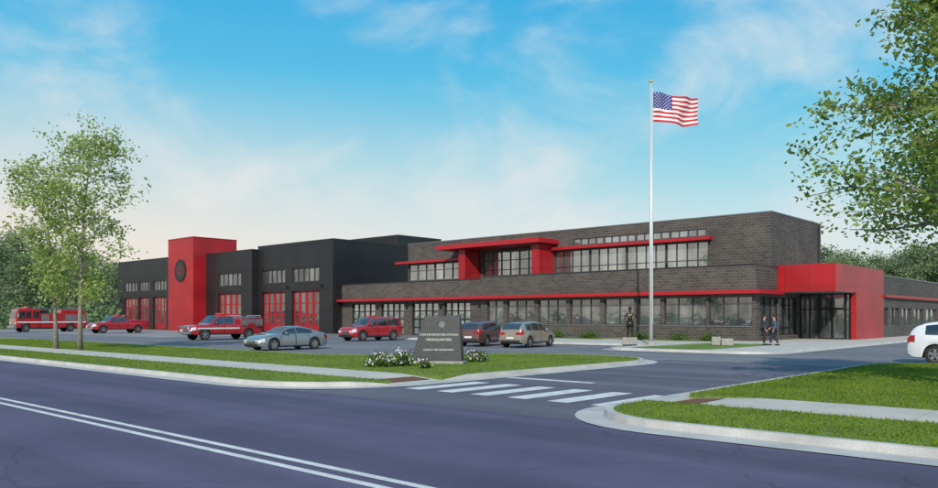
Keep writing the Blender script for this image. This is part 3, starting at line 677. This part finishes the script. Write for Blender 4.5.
def fire_engine(loc,rz):
    t=thing('fire_engine','red fire engine with roof ladder and light bar, farthest left on the apron','fire engine',loc,rz)
    t.scale=(.84,.9,.92)
    W=1.23
    def sideprism(poly,y0,y1,nm,mt,par,bv=.05):
        n=len(poly); vs=[(x,y0,z) for x,z in poly]+[(x,y1,z) for x,z in poly]
        fs=[tuple(range(n)),tuple(range(2*n-1,n-1,-1))]+[(i,(i+1)%n,n+(i+1)%n,n+i) for i in range(n)]
        return MB().add(vs,fs).build(nm,mt,par,bevel=bv)
    def arch(xc,r,zs):
        R_=r+.1; a=math.asin((zs-r)/R_); return [(xc+R_*math.cos(a+(math.pi-2*a)*k/10),r+R_*math.sin(a+(math.pi-2*a)*k/10)) for k in range(11)]
    cab=sideprism([(1.55,2.95),(4.1,2.95),(4.4,2.8),(4.62,1.6),(4.62,.55)]+arch(3.35,.52,.55)+[(1.55,.55)],-W,W,'cab',M_paintred,t,.09)
    for sd in (-1,1):
        for (a,b) in ((3.5,4.2),(2.75,3.35),(1.75,2.5)):
            m=MB().box(a,b,sd*(W+.01)-.012,sd*(W+.01)+.012,1.75,2.6); m.build('side_window',M_glassdk,t,bevel=.008)
        for (a,b) in ((3.95,4.45) ,(1.68,2.62)):
            m=MB().box(a,b,sd*(W+.002)-.012,sd*(W+.002)+.012,.75,1.68); d=m.build('door',M_paintred,t)
            MB().box(a+.05,a+.2,sd*(W+.03)-.02,sd*(W+.03)+.02,1.5,1.56).build('door_handle',M_chrome,d)
        MB().box(-4.5,4.5,sd*(W+.022)-.008,sd*(W+.022)+.008,1.18,1.32).build('side_stripe',M_white,t)
        MB().box(4.52,4.66,min(sd*.75,sd*1.12),max(sd*.75,sd*1.12),1.0,1.25).build('headlight',M_lens,t,bevel=.02)
        MB().box(-4.66,-4.58,min(sd*.9,sd*1.15),max(sd*.9,sd*1.15),.9,1.3).build('tail_light',M_tail,t,bevel=.02)
        MB().box(4.3,4.45,min(sd*1.25,sd*1.55),max(sd*1.25,sd*1.55),1.8,2.3).build('side_mirror',M_chrome,t,bevel=.03)
        for x in (3.35,-2.4): wheel(t,x,sd*(W-.17),.52,.32,sd,8,M_chrome)
        for (a,b,z0,z1) in ((.45,1.4,1.4,2.2),(-.6,.35,1.4,2.2),(-1.6,-.7,1.4,2.2),(-3.2,-1.7,1.4,2.2),(-4.5,-3.3,1.4,2.2)):
            m=MB().box(a,b,sd*(W+.012)-.012,sd*(W+.012)+.012,z0,z1); k=m.build('locker_shutter',M_paintred if a>-3 and a<.4 else M_rim,t)
            for i in range(4): z=z0+(z1-z0)*(i+.5)/4; MB().box(a+.02,b-.02,sd*(W+.03)-.008,sd*(W+.03)+.008,z-.012,z+.012).build('shutter_slat',M_chrome,k)
    m=MB(); m.add([(4.665,-1.02,1.7),(4.665,1.02,1.7),(4.475,.98,2.62),(4.475,-.98,2.62),(4.5,-1.02,1.7),(4.5,1.02,1.7),(4.3,.98,2.62),(4.3,-.98,2.62)],[(0,1,2,3),(7,6,5,4),(0,4,5,1),(1,5,6,2),(2,6,7,3),(3,7,4,0)]); m.build('windscreen',M_glassdk,t)
    MB().box(4.6,4.68,-.6,.6,.85,1.5).build('grille',M_chrome,t,bevel=.02)
    MB().box(4.5,4.95,-1.2,1.2,.45,.8).build('bumper',M_chrome,t,bevel=.04)
    MB().box(2.9,3.3,-1.0,1.0,2.96,3.14).build('light_bar',M_amber,t,bevel=.03)
    MB().box(-4.5,4.3,-.8,.8,.45,.75).build('chassis',M_blackp,t)
    sideprism([(-4.6,2.35),(1.5,2.35),(1.5,.55)]+arch(-2.4,.52,.55)+[(-4.6,.55)],-W,W,'rear_body',M_paintred,t,.04)
    MB().box(-4.4,-1.2,-1.1,1.1,2.36,2.8).build('hose_bed',M_paintred,t,bevel=.03)
    m=MB()
    for y in (-.75,-.3): m.tube([(-4.5,y,2.95),(1.3,y,2.95)],.04,6)
    for i in range(15): x=-4.3+i*.39; m.tube([(x,-.75,2.95),(x,-.3,2.95)],.02,6)
    for x in (-4,.9): 
        for y in (-.75,-.3): m.tube([(x,y,2.35),(x,y,2.95)],.03,6)
    m.build('ladder',M_chrome,t)
    MB().box(.2,1.2,-.5,.6,2.36,2.75).build('pump_panel',M_blackp,t,bevel=.03)
fire_engine(place(49,331.8),FACE)

# ---------------------------------------------------------------- people and statue
def skin(name,V,E,Rd,mt,parent,sub=1,root=0,loc=(0,0,0)):
    me=bpy.data.meshes.new(name); me.from_pydata(V,E,[]); o=bpy.data.objects.new(name,me); COL.objects.link(o); me.materials.append(mt)
    o.parent=parent; o.location=loc
    sk=o.modifiers.new('skin','SKIN'); sk.use_smooth_shade=True; sk.branch_smoothing=.4
    if not me.skin_vertices: 
        return o
    d=me.skin_vertices[0].data
    for i,r in enumerate(Rd):
        d[i].radius=(r,r) if not isinstance(r,tuple) else r
        d[i].use_root=(i==root)
    s=o.modifiers.new('sub','SUBSURF'); s.levels=sub; s.render_levels=sub
    return o
def figure(t,pose,mats,h0=0,statue=False):
    V=[];E=[];Rr=[];ix={}
    def j(n,p,r,par=None):
        ix[n]=len(V); V.append((p[0],p[1],p[2]+h0)); Rr.append(r)
        if par: E.append((ix[par],ix[n]))
    j('pelvis',(0,0,.95),.12); j('waist',(0,0,1.08),.11,'pelvis'); j('chest',(0,0,1.27),.135,'waist'); j('neckb',(0,.0,1.43),.07,'chest'); j('neck',(.01,0,1.5),.052,'neckb')
    j('headb',(.02,0,1.56),.075,'neck'); j('headm',(.02,0,1.64),.088,'headb'); j('headt',(.01,0,1.72),.06,'headm'); j('nose',(.115,0,1.61),.012,'headb')
    for s,sd in (('l',1),('r',-1)):
        P=pose[s]
        j('sh'+s,(0,sd*.17,1.40),.062,'chest'); j('el'+s,P['el'],.045,'sh'+s); j('wr'+s,P['wr'],.028,'el'+s)
        w=Vector(P['wr']); d=(w-Vector(P['el'])).normalized(); side=d.cross(Vector((0,sd,0))).normalized()
        pa=w+d*.06; j('pa'+s,pa,.03,'wr'+s)
        for k in range(4):
            o=side*(k-1.5)*.018; l=(.07,.08,.075,.06)[k]
            j('fa%d'%k+s,pa+o+d*.03,.0095,'pa'+s); j('fb%d'%k+s,pa+o+d*(.03+l*.5)+Vector((0,-sd*.01,0)),.0085,'fa%d'%k+s); j('fc%d'%k+s,pa+o+d*(.03+l*.9)+Vector((0,-sd*.03,0)),.007,'fb%d'%k+s)
        j('th'+s,w+d*.035+side*.035,.011,'wr'+s); j('tj'+s,w+d*.07+side*.05,.009,'th'+s)
        j('hp'+s,(0,sd*.09,.90),.095,'pelvis'); j('kn'+s,P['kn'],.062,'hp'+s); j('an'+s,P['an'],.042,'kn'+s); a=P['an']; j('to'+s,(a[0]+.15,a[1]+sd*.01,.035),.035,'an'+s)
    b=skin('body',V,E,Rr,mats['skin'],t)
    g=lambda n:V[ix[n]]
    V2=[g('pelvis'),g('waist'),g('chest'),g('neckb')]; E2=[(0,1),(1,2),(2,3)]; R2=[.15,.14,.165,.085]
    for s in 'lr':
        k=len(V2); e=Vector(g('el'+s)); w=Vector(g('wr'+s)); V2+= [g('sh'+s),tuple(e),tuple(e.lerp(w,.85))]; E2+=[(2,k),(k,k+1),(k+1,k+2)]; R2+=[.078,.06,.044]
    skin('jacket',V2,E2,R2,mats['top'],t)
    V3=[(0,0,.98+h0)];E3=[];R3=[.135]
    for s in 'lr':
        k=len(V3); a=g('an'+s); V3+=[g('hp'+s),g('kn'+s),(a[0],a[1],a[2]+.03)]; E3+=[(0,k),(k,k+1),(k+1,k+2)]; R3+=[.108,.078,.062]
    skin('trousers',V3,E3,R3,mats['leg'],t)
    for s in 'lr':
        a=g('an'+s); MB().ell((a[0]+.06,a[1],.05+h0),(.15,.052,.05)).build('shoe',mats['shoe'],t,smooth=True)
    if not statue:
        MB().ell((-.012,0,1.672),(.105,.095,.105)).build('hair',mats['hair'],t,smooth=True)
        for sd in (-1,1): MB().ell((.098,sd*.032,1.645),(.012,.012,.008),8,6).build('eye',M_blackp,t,smooth=True)
        MB().box(.094,.108,-.022,.022,1.575,1.583).build('mouth',M_tail,t)
    else:
        m=MB(); m.ell((.0,0,1.72+h0),(.12,.11,.12)); m.ell((-.03,0,1.69+h0),(.2,.15,.025)); m.build('helmet',mats['skin'],t,smooth=True)
        m=MB(); m.tube([(0,0,1.0+h0),(0,0,.62+h0)],[.17,.24],14); m.build('coat',mats['skin'],t,smooth=True)
stand={'l':{'el':(-.03,.26,1.13),'wr':(.08,.27,.90),'kn':(.03,.10,.50),'an':(-.02,.11,.08)},'r':{'el':(-.02,-.26,1.13),'wr':(.1,-.25,.91),'kn':(.04,-.10,.50),'an':(.02,-.13,.08)}}
stride={'l':{'el':(-.08,.25,1.14),'wr':(.02,.28,.90),'kn':(.16,.09,.51),'an':(.2,.09,.08)},'r':{'el':(.06,-.25,1.14),'wr':(.24,-.2,1.0),'kn':(.02,-.09,.49),'an':(-.2,-.1,.10)}}
pa=G(764,345.2,.12); pb=G(774.5,345.6,.12)
t=thing('person','person in a dark navy jacket standing left of another by the entrance','person',(pa[0],pa[1],.122),R(15)); figure(t,stand,dict(skin=M_skin,top=M_navy,leg=M_dark,shoe=M_dark,hair=M_hair))
t=thing('person','person in a blue top and dark trousers walking nearest the entrance','person',(pb[0],pb[1],.122),R(195)); figure(t,stride,dict(skin=M_skin,top=M_bluec,leg=M_navy,shoe=M_dark,hair=M_hair))
ps=G(630,344.5,.12)
t=thing('statue','dark bronze statue of a firefighter on a low stone plinth','statue',(ps[0],ps[1],.122),R(-60))
MB().box(-.42,.42,-.42,.42,0,.42).build('plinth',M_stoneb,t,bevel=.03)
rais={'l':{'el':(.1,.33,1.18),'wr':(.25,.38,1.42),'kn':(.08,.11,.50),'an':(.05,.13,.08)},'r':{'el':(.02,-.3,1.15),'wr':(.15,-.28,.92),'kn':(.0,-.10,.50),'an':(-.1,-.14,.08)}}
figure(t,rais,dict(skin=M_bronze,top=M_bronze,leg=M_bronze,shoe=M_bronze),h0=.42,statue=True)
m=MB(); m.tube([(.3,.39,.44),(.3,.39,2.35)],.02,8); m.box(.2,.42,.37,.41,2.15,2.27); m.build('axe',M_bronze,t)

# ---------------------------------------------------------------- flagpole and flag
fp=G(651,344.6,.12); PH=15.45
t=thing('flagpole','tall white flagpole rising beside the bronze statue','flagpole',(fp[0],fp[1],.122))
MB().tube([(0,0,0),(0,0,6),(0,0,PH)],[.11,.095,.05],16).build('pole',M_pole,t,smooth=True)
MB().tube([(0,0,0),(0,0,.12),(0,0,.2)],[.3,.28,.13],20).build('base',M_stoneb,t)
MB().ell((0,0,PH+.1),(.11,.11,.11),16,10).build('finial',M_goldc,t,smooth=True)
MB().tube([(.12,0,1.2),(.1,0,PH-.3)],.012,5).build('halyard',M_white,t)
FW,FH=2.72,1.75; nx,nz=78,39
fl=thing('flag','american flag with stars and stripes waving on the flagpole','flag',(fp[0],fp[1],.122+PH-.55-FH),TH)
def fpt(u,v,off=0):
    x=.14+FW*u; w=.24*math.sin(u*10.5-v*1.9)*min(1,u*3)+.07*math.sin(u*21+v*2.5)*u
    z=FH*v*(1-.06*u) -.10*u+.10*math.sin(u*6.6+.9)*min(1,u*2.5)-.2*u*u
    return (x-.1*u*u-.04*math.sin(v*5)*u,w+off,z)
vs=[fpt(i/nx,j/nz) for j in range(nz+1) for i in range(nx+1)]; fs=[];mi=[]
for j in range(nz):
    for i in range(nx):
        fs.append((j*(nx+1)+i,j*(nx+1)+i+1,(j+1)*(nx+1)+i+1,(j+1)*(nx+1)+i)); st=j//3
        mi.append(2 if (j>=18 and i<32) else (0 if st%2==0 else 1))
m=MB(); m.v=vs;m.f=fs;m.m=mi; m.build('cloth',[M_fred,M_fwhite,M_fblue],fl,smooth=True,fix=False)
m=MB()
for side in (-.012,.012):
    for r_ in range(9):
        for c_ in range(6 if r_%2==0 else 5):
            u=(32/78)*((c_+.5+(0 if r_%2==0 else .5))/6); v=18/39+(21/39)*(r_+.7)/9.4
            pts=[]
            for k in range(10):
                q=math.pi/2+k*math.pi/5; rr=.05 if k%2==0 else .02; pts.append(fpt(u+rr*math.cos(q)/FW,v+rr*math.sin(q)/FH,side))
            m.add(pts,[tuple(range(10))])
m.build('stars',M_fwhite,fl,fix=False)

# ---------------------------------------------------------------- monument sign
sp_=G(439,363.5,.12)
sg=thing('stone_sign','dark granite monument sign with emblem and lettering between flowering shrubs','sign',(sp_[0],sp_[1],.12),R(30))
w=.84
prof=[(-w-.12,0),(w+.02,0),(w-.08,1.60),(-w+.32,1.55)]
vs=[(x,-.24,z+.1) if z<.5 else (x,-.10,z+.1) for x,z in prof]+[(x,.24,z+.1) if z<.5 else (x,.10,z+.1) for x,z in prof]
MB().add(vs,[(0,1,2,3),(7,6,5,4),(0,4,5,1),(1,5,6,2),(2,6,7,3),(3,7,4,0)]).build('slab',M_stone,sg,bevel=.02)
MB().box(-w-.18,w+.1,-.34,.34,0,.1).build('base',M_stoneb,sg,bevel=.015)
TL=math.atan2(.14,1.57)
def syz(z,o=.006): return (-.24+.14*(z/1.57)-o)
def text(parent,s,size,loc,rot,mt,name='lettering'):
    cu=bpy.data.curves.new(name,'FONT'); cu.body=s; cu.size=size; cu.align_x='CENTER'; cu.extrude=.003
    o=bpy.data.objects.new(name,cu); COL.objects.link(o); bpy.context.view_layer.update()
    me=bpy.data.meshes.new_from_object(o.evaluated_get(bpy.context.evaluated_depsgraph_get())); bpy.data.objects.remove(o)
    me.materials.append(mt); q=bpy.data.objects.new(name,me); COL.objects.link(q); q.parent=parent; q.location=loc; q.rotation_euler=rot; return q
for tx,sz,zz in (('LAKE JOHNSON FIRE STATION',.100,.88),('HEADQUARTERS',.12,.70),('COUNTY FIRE DEPARTMENT',.085,.36)):
    text(sg,tx,sz,(.04,syz(zz,.008),zz+.1),(R(90)-TL,0,0),M_letter)
m=MB(); ecx,ecz=.14,1.27; n_=20; vs=[];fs=[]
for i in range(n_):
    q=2*math.pi*i/n_
    for rr in (.075,.105): x,z=ecx+rr*math.cos(q),ecz+rr*math.sin(q); vs.append((x,syz(z,.006),z+.1))
for i in range(n_): j=(i+1)%n_; fs.append((2*i,2*i+1,2*j+1,2*j))
m.add(vs,fs); m.add([(ecx+.045*math.cos(2*math.pi*i/12),syz(ecz+.045*math.sin(2*math.pi*i/12),.006),ecz+.1+.045*math.sin(2*math.pi*i/12)) for i in range(12)],[tuple(range(12))])
m.build('emblem',M_letterd,sg)

def shrub(label,u,v,w_,h_,seed,n=1500,bl=200,z0=.12,cat='shrub',name='flowering_shrub',group=None):
    p=G(u,v,z0); t=thing(name,label,cat,(p[0],p[1],z0),0,group); r=np.random.default_rng(seed)
    m=MB()
    for k in range(9):
        a=r.uniform(0,6.28); m.tube([(0,0,0),(math.cos(a)*w_*.2,math.sin(a)*w_*.2,h_*.5),(math.cos(a)*w_*.38,math.sin(a)*w_*.38,h_*.85)],[.014,.01,.004],5)
    m.build('stem',M_barkd,t)
    nc=16; c=r.normal(size=(nc,3)); c/=np.linalg.norm(c,axis=1)[:,None]; c*=r.uniform(.3,.8,nc)[:,None]; c[:,2]=np.abs(c[:,2])
    k=r.integers(0,nc,n); P=c[k]*np.array([w_/2,w_/2,h_*.8])+r.normal(size=(n,3))*np.array([w_*.11,w_*.11,h_*.13]); P[:,2]=np.abs(P[:,2]+.05)
    V,Fc=leaves(P,.07,seed); npmesh('foliage',V,Fc,M_shrub,t)
    if bl:
        k=r.integers(0,nc,bl); P=c[k]*np.array([w_/2,w_/2,h_*.85])*1.08+r.normal(size=(bl,3))*np.array([w_*.11,w_*.11,h_*.1]); P[:,2]=np.abs(P[:,2])+.08
        V,Fc=leaves(P,.085,seed+1,.1); npmesh('blossom',V,Fc,M_blossom,t)
    return t
shrub('white flowering shrub immediately left of the stone sign',402,366,.95,.7,11)
shrub('white flowering shrub farthest left of the stone sign',378,367,1.0,.65,12)
shrub('white flowering shrub at the right foot of the stone sign',475,362,1.0,.5,13)
shrub('small green shrub with few flowers close before the sign',424,368.5,.5,.3,14,500,30)
for i,(x,wd) in enumerate(((-41.5,1.1),(-39,1.3),(-36,1.1),(-33,1.2),(-28.5,1.3),(-25.5,1.1),(-23.3,1.2))):
    t=thing('shrub','low green shrub number %s from the left in the bed under the ribbon windows'%['one','two','three','four','five','six','seven'][i],'shrub',(x,50.2,.127),0,'shrubs along the station wall')
    r=np.random.default_rng(50+i); P=r.normal(size=(700,3))*np.array([wd*.28,wd*.28,.2]); P[:,2]=np.abs(P[:,2])*1.1+.05
    V,Fc=leaves(P,.11,i); npmesh('foliage',V,Fc,M_shrub,t); MB().tube([(0,0,0),(0,0,.35)],.02,5).build('stem',M_barkd,t)
for (u,v,w_,h_,lb) in ((716,345.6,.55,.5,'left squat stone marker at the lawn before the entrance'),(727,345.9,.7,.42,'right squat stone marker at the lawn before the entrance')):
    p=G(u,v,.12); m=MB(); pts=[(-w_/2,-.2),(w_/2*.9,-.22),(w_/2,.15),(-w_/2*.8,.22)]; m.prism(pts,0,h_); o=m.build('stone_marker',M_stoneb,None,bevel=.06); o.location=(p[0],p[1],.122); o.rotation_euler=(0,0,.6); tag(o,lb,'stone marker','stone markers before the entrance')

# ---------------------------------------------------------------- trees
def tree_parts(t,h,cb,cr,nleaf,leaf,seed,tr,lm,bark,nl=16,lean=(0,0),sig=.35,topf=.25,prof='oval',sub=4,droop=0,clump=0,bt=.38):
    r=random.Random(seed); npr=np.random.default_rng(seed); m=MB()
    tp=[];rad=[]; K=8
    for i in range(K+1):
        s=i/K; tp.append(Vector((lean[0]*s*s+.05*h*.1*math.sin(s*5+seed)*s,lean[1]*s*s+.05*h*.1*math.cos(s*4+seed)*s,h*.9*s))); rad.append(tr*(1-s*.88)*(1.25 if i==0 else 1))
    m.tube(tp,rad,9)
    def tat(s):
        s=min(.999,s)*K; i=int(s); return tp[i].lerp(tp[i+1],s-i)
    C=[]
    for k in range(nl):
        s=(cb/h)*.85+(1-(cb/h)*.85)*((k+.5)/nl)**.9; s=min(s,.97); p=tat(s)
        z=(p.z-cb)/(h-cb); z=max(0,min(1,z))
        if prof=='oval': pf=math.sin(math.pi*(.12+.86*z))**.7
        elif prof=='low': pf=(1-.45*z)*(1 if z<.85 else .7)
        else: pf=1-z*.75
        pr=cr*pf*r.uniform(.75,1.1)
        az=k*2.4+r.uniform(-.4,.4); el=r.uniform(.35,.9)*(1-droop)
        d=Vector((math.cos(az),math.sin(az),math.tan(el)*.8))
        q=[p]; L=pr; 
        for j in range(1,5): q.append(p+Vector((d.x*L*j/4,d.y*L*j/4,d.z*L*.6*(j/4)**.8-droop*L*.35*(j/4)**2))+Vector((r.gauss(0,.03),r.gauss(0,.03),r.gauss(0,.03)))*L)
        rr=tr*bt*(1-s*.6); m.tube(q,[rr,rr*.7,rr*.5,rr*.3,rr*.12],6,False)
        for j in range(2,5): C.append(q[j])
        for b in range(sub):
            j=r.randint(1,3); st=q[j]; e=st+Vector((r.uniform(-1,1),r.uniform(-1,1),r.uniform(-.2-droop,.9-droop)))*L*.42
            m.tube([st,(st+e)/2+Vector((0,0,.04*L)),e],[rr*.3,rr*.2,rr*.07],5,False); C.append(e); C.append((st+e)/2)
    for k in range(5): C.append(tat(.99)+Vector((r.gauss(0,.2),r.gauss(0,.2),r.uniform(-.1,h*.09))))
    m.build('trunk',bark,t,smooth=True,fix=False)
    C=np.array([tuple(c) for c in C]); wts=npr.uniform(.2,1,len(C)); wts/=wts.sum()
    if clump:
        k=npr.choice(len(C),clump,p=wts); T=C[k]+npr.normal(size=(clump,3))*np.array([sig,sig,sig*.8]); k2=npr.integers(0,clump,nleaf)
        P=T[k2]+npr.normal(size=(nleaf,3))*leaf*1.0
    else:
        k=npr.choice(len(C),nleaf,p=wts); P=C[k]+npr.normal(size=(nleaf,3))*np.array([sig,sig,sig*.8])
    P[:,2]=np.maximum(P[:,2],.05)
    V,Fc=leaves(P,leaf,seed); return npmesh('crown',V,Fc,lm,t)
p=G(80,350,.12); t=thing('tree','tall slender young tree on the verge, right one of the pair','tree',(p[0],p[1],.11)); tree_parts(t,11.4,3.0,2.6,7200,.165,21,.12,M_leafL,M_bark,20,(.5,.3),.30,clump=1200,bt=.48)
p=G(56,349,.12); t=thing('tree','shorter slender young tree on the verge, left one of the pair','tree',(p[0],p[1],.11)); tree_parts(t,10.0,3.3,2.5,6200,.165,22,.11,M_leafL,M_bark,18,(-.9,-.6),.30,clump=1000,bt=.48)
p=AT(1004,16.5); t=thing('tree','large foreground tree whose leafy branches hang in at the upper right','tree',(p[0],p[1],.11)); tree_parts(t,10.2,3.9,3.9,34000,.13,33,.2,M_leafR,M_bark,32,(0,0),.27,sub=8,droop=.3,clump=4000,prof='low',bt=.5)
protos=[]
def bgtree(u,top,dep,label,k,group):
    x,y=AT(u,dep); h=(317-top)*dep/774+1.75
    t=thing('tree',label,'tree',(x,y,-.02),random.uniform(0,6.28),group)
    if len(protos)<5:
        tree_parts(t,14,1.2,4.6,6500,.36,60+k,.28,(M_leafB,M_leafB2)[k%2],M_barkd,16,(0,0),.8); protos.append(t); s=h/14
    else:
        for ch in protos[k%5].children: c=ch.copy(); COL.objects.link(c); c.parent=t
        s=h/14
    t.scale=(s*1.05,s*1.05,s)
ords=['first','second','third','fourth','fifth','sixth','seventh','eighth','ninth','tenth','eleventh','twelfth','thirteenth','fourteenth','fifteenth','sixteenth','seventeenth','eighteenth']
Lt=[(-25,232,150),(-6,240,140),(12,232,152),(24,256,128),(38,246,150),(50,262,130),(62,250,155),(76,264,132),(88,254,150),(100,268,135),(112,262,155),(122,270,160),(136,264,170)]
for i,(u,tp_,d) in enumerate(Lt): bgtree(u,tp_,d,'%s tree from the left in the wood left of the station'%ords[i],i,'trees left of the station')
Rt=[(806,268,140),(822,248,128),(834,258,118),(848,252,125),(862,262,120),(876,255,130),(890,264,122),(903,253,128),(916,245,120),(930,248,126),(944,240,118),(962,250,124)]
for i,(u,tp_,d) in enumerate(Rt): bgtree(u,tp_,d,'%s tree from the left in the wood behind the right wing'%ords[i],i+2,'trees behind the right wing')
r=np.random.default_rng(5); n=16000
u=np.concatenate([r.uniform(-80,150,n//2),r.uniform(800,1020,n//2)]); d=r.uniform(112,150,n); a=u-469
P=np.stack([(-S*F+Cc*a)*d/F,(Cc*F+S*a)*d/F,np.abs(r.normal(0,1.6,n))],1)
V,Fc=leaves(P,.8,9); tag(npmesh('undergrowth',V,Fc,M_leafB2),'dense undergrowth below the background trees','undergrowth',kind='stuff')

# ---------------------------------------------------------------- world, sun, camera
SUN_AZ=Vector((.66,-1,0)).normalized(); EL=R(33)
w=bpy.data.worlds.new('World'); scene.world=w; w.use_nodes=True; n=w.node_tree; n.nodes.clear(); L=n.links.new
tc=n.nodes.new('ShaderNodeTexCoord'); sky=n.nodes.new('ShaderNodeTexSky'); sky.sky_type='NISHITA'; sky.sun_disc=False; sky.sun_elevation=EL
sky.sun_rotation=math.atan2(SUN_AZ.x,SUN_AZ.y)
sc=n.nodes.new('ShaderNodeVectorMath'); sc.operation='SCALE'; sc.inputs['Scale'].default_value=.1; L(sky.outputs[0],sc.inputs[0])
sep=n.nodes.new('ShaderNodeSeparateXYZ'); L(tc.outputs['Generated'],sep.inputs[0])
rp=n.nodes.new('ShaderNodeValToRGB'); cr=rp.color_ramp
els=[(0,(.82,.80,.76)),(.10,(.66,.80,.83)),(.18,(.32,.69,.82)),(.27,(.12,.56,.82)),(.38,(.05,.44,.79)),(1,(.06,.22,.52))]
cr.elements[0].position=0; cr.elements[0].color=(*els[0][1],1); cr.elements[1].position=1; cr.elements[1].color=(*els[-1][1],1)
for p_,c in els[1:-1]: e=cr.elements.new(p_); e.color=(*c,1)
L(sep.outputs[2],rp.inputs[0])
dt=n.nodes.new('ShaderNodeVectorMath'); dt.operation='DOT_PRODUCT'; L(tc.outputs['Generated'],dt.inputs[0]); dt.inputs[1].default_value=(-Cc,-S,0)
mr=n.nodes.new('ShaderNodeMapRange'); mr.inputs[1].default_value=-.35; mr.inputs[2].default_value=.5; mr.inputs[3].default_value=0; mr.inputs[4].default_value=1; L(dt.outputs['Value'],mr.inputs[0])
mz=n.nodes.new('ShaderNodeMapRange'); mz.inputs[1].default_value=.05; mz.inputs[2].default_value=.30; mz.inputs[3].default_value=.9; mz.inputs[4].default_value=0; L(sep.outputs[2],mz.inputs[0])
mm=n.nodes.new('ShaderNodeMath'); mm.operation='MULTIPLY'; L(mr.outputs[0],mm.inputs[0]); L(mz.outputs[0],mm.inputs[1])
mx=n.nodes.new('ShaderNodeMix'); mx.data_type='RGBA'; L(mm.outputs[0],mx.inputs[0]); L(rp.outputs[0],mx.inputs[6]); mx.inputs[7].default_value=(.94,.80,.69,1)
mp=n.nodes.new('ShaderNodeMapping'); mp.inputs['Scale'].default_value=(1.8,1.8,3.2); mp.inputs['Rotation'].default_value=(0,.25,.4); mp.inputs['Location'].default_value=(.9,.5,.1); L(tc.outputs['Generated'],mp.inputs[0])
nz=n.nodes.new('ShaderNodeTexNoise'); nz.inputs['Scale'].default_value=2.4; nz.inputs['Detail'].default_value=9; nz.inputs['Roughness'].default_value=.56; nz.inputs['Distortion'].default_value=.35; L(mp.outputs[0],nz.inputs['Vector'])
cm=n.nodes.new('ShaderNodeMapRange'); cm.interpolation_type='SMOOTHSTEP'; cm.inputs[1].default_value=.43; cm.inputs[2].default_value=.76; cm.inputs[3].default_value=0; cm.inputs[4].default_value=.75; L(nz.outputs['Fac'],cm.inputs[0])
cc=n.nodes.new('ShaderNodeMix'); cc.data_type='RGBA'; L(sep.outputs[2],cc.inputs[0]); cc.inputs[6].default_value=(.93,.83,.78,1); cc.inputs[7].default_value=(.5,.88,1.0,1)
mc=n.nodes.new('ShaderNodeMix'); mc.data_type='RGBA'; L(cm.outputs[0],mc.inputs[0]); L(mx.outputs[2],mc.inputs[6]); L(cc.outputs[2],mc.inputs[7])
fm=n.nodes.new('ShaderNodeMix'); fm.data_type='RGBA'; fm.inputs[0].default_value=.06; L(mc.outputs[2],fm.inputs[6]); L(sc.outputs[0],fm.inputs[7])
bg=n.nodes.new('ShaderNodeBackground'); bg.inputs[1].default_value=1.0; L(fm.outputs[2],bg.inputs[0]); o=n.nodes.new('ShaderNodeOutputWorld'); L(bg.outputs[0],o.inputs[0])
sl=bpy.data.lights.new('sun','SUN'); sl.energy=4.0; sl.angle=R(.5); sl.color=(1,.91,.78); so=bpy.data.objects.new('sun',sl); COL.objects.link(so)
dirv=Vector((SUN_AZ.x*math.cos(EL),SUN_AZ.y*math.cos(EL),math.sin(EL))); so.rotation_euler=dirv.to_track_quat('Z','Y').to_euler(); so.location=(0,0,60)
cam=bpy.data.cameras.new('camera'); co=bpy.data.objects.new('camera',cam); COL.objects.link(co); co.location=(0,0,H); co.rotation_euler=(R(90),0,TH)
cam.sensor_width=36; cam.lens=F/938*36; cam.shift_y=(HY-244)/938; cam.clip_end=6000; cam.clip_start=.1; scene.camera=co
scene.view_settings.view_transform='Standard'; scene.view_settings.look='None'; scene.view_settings.exposure=0
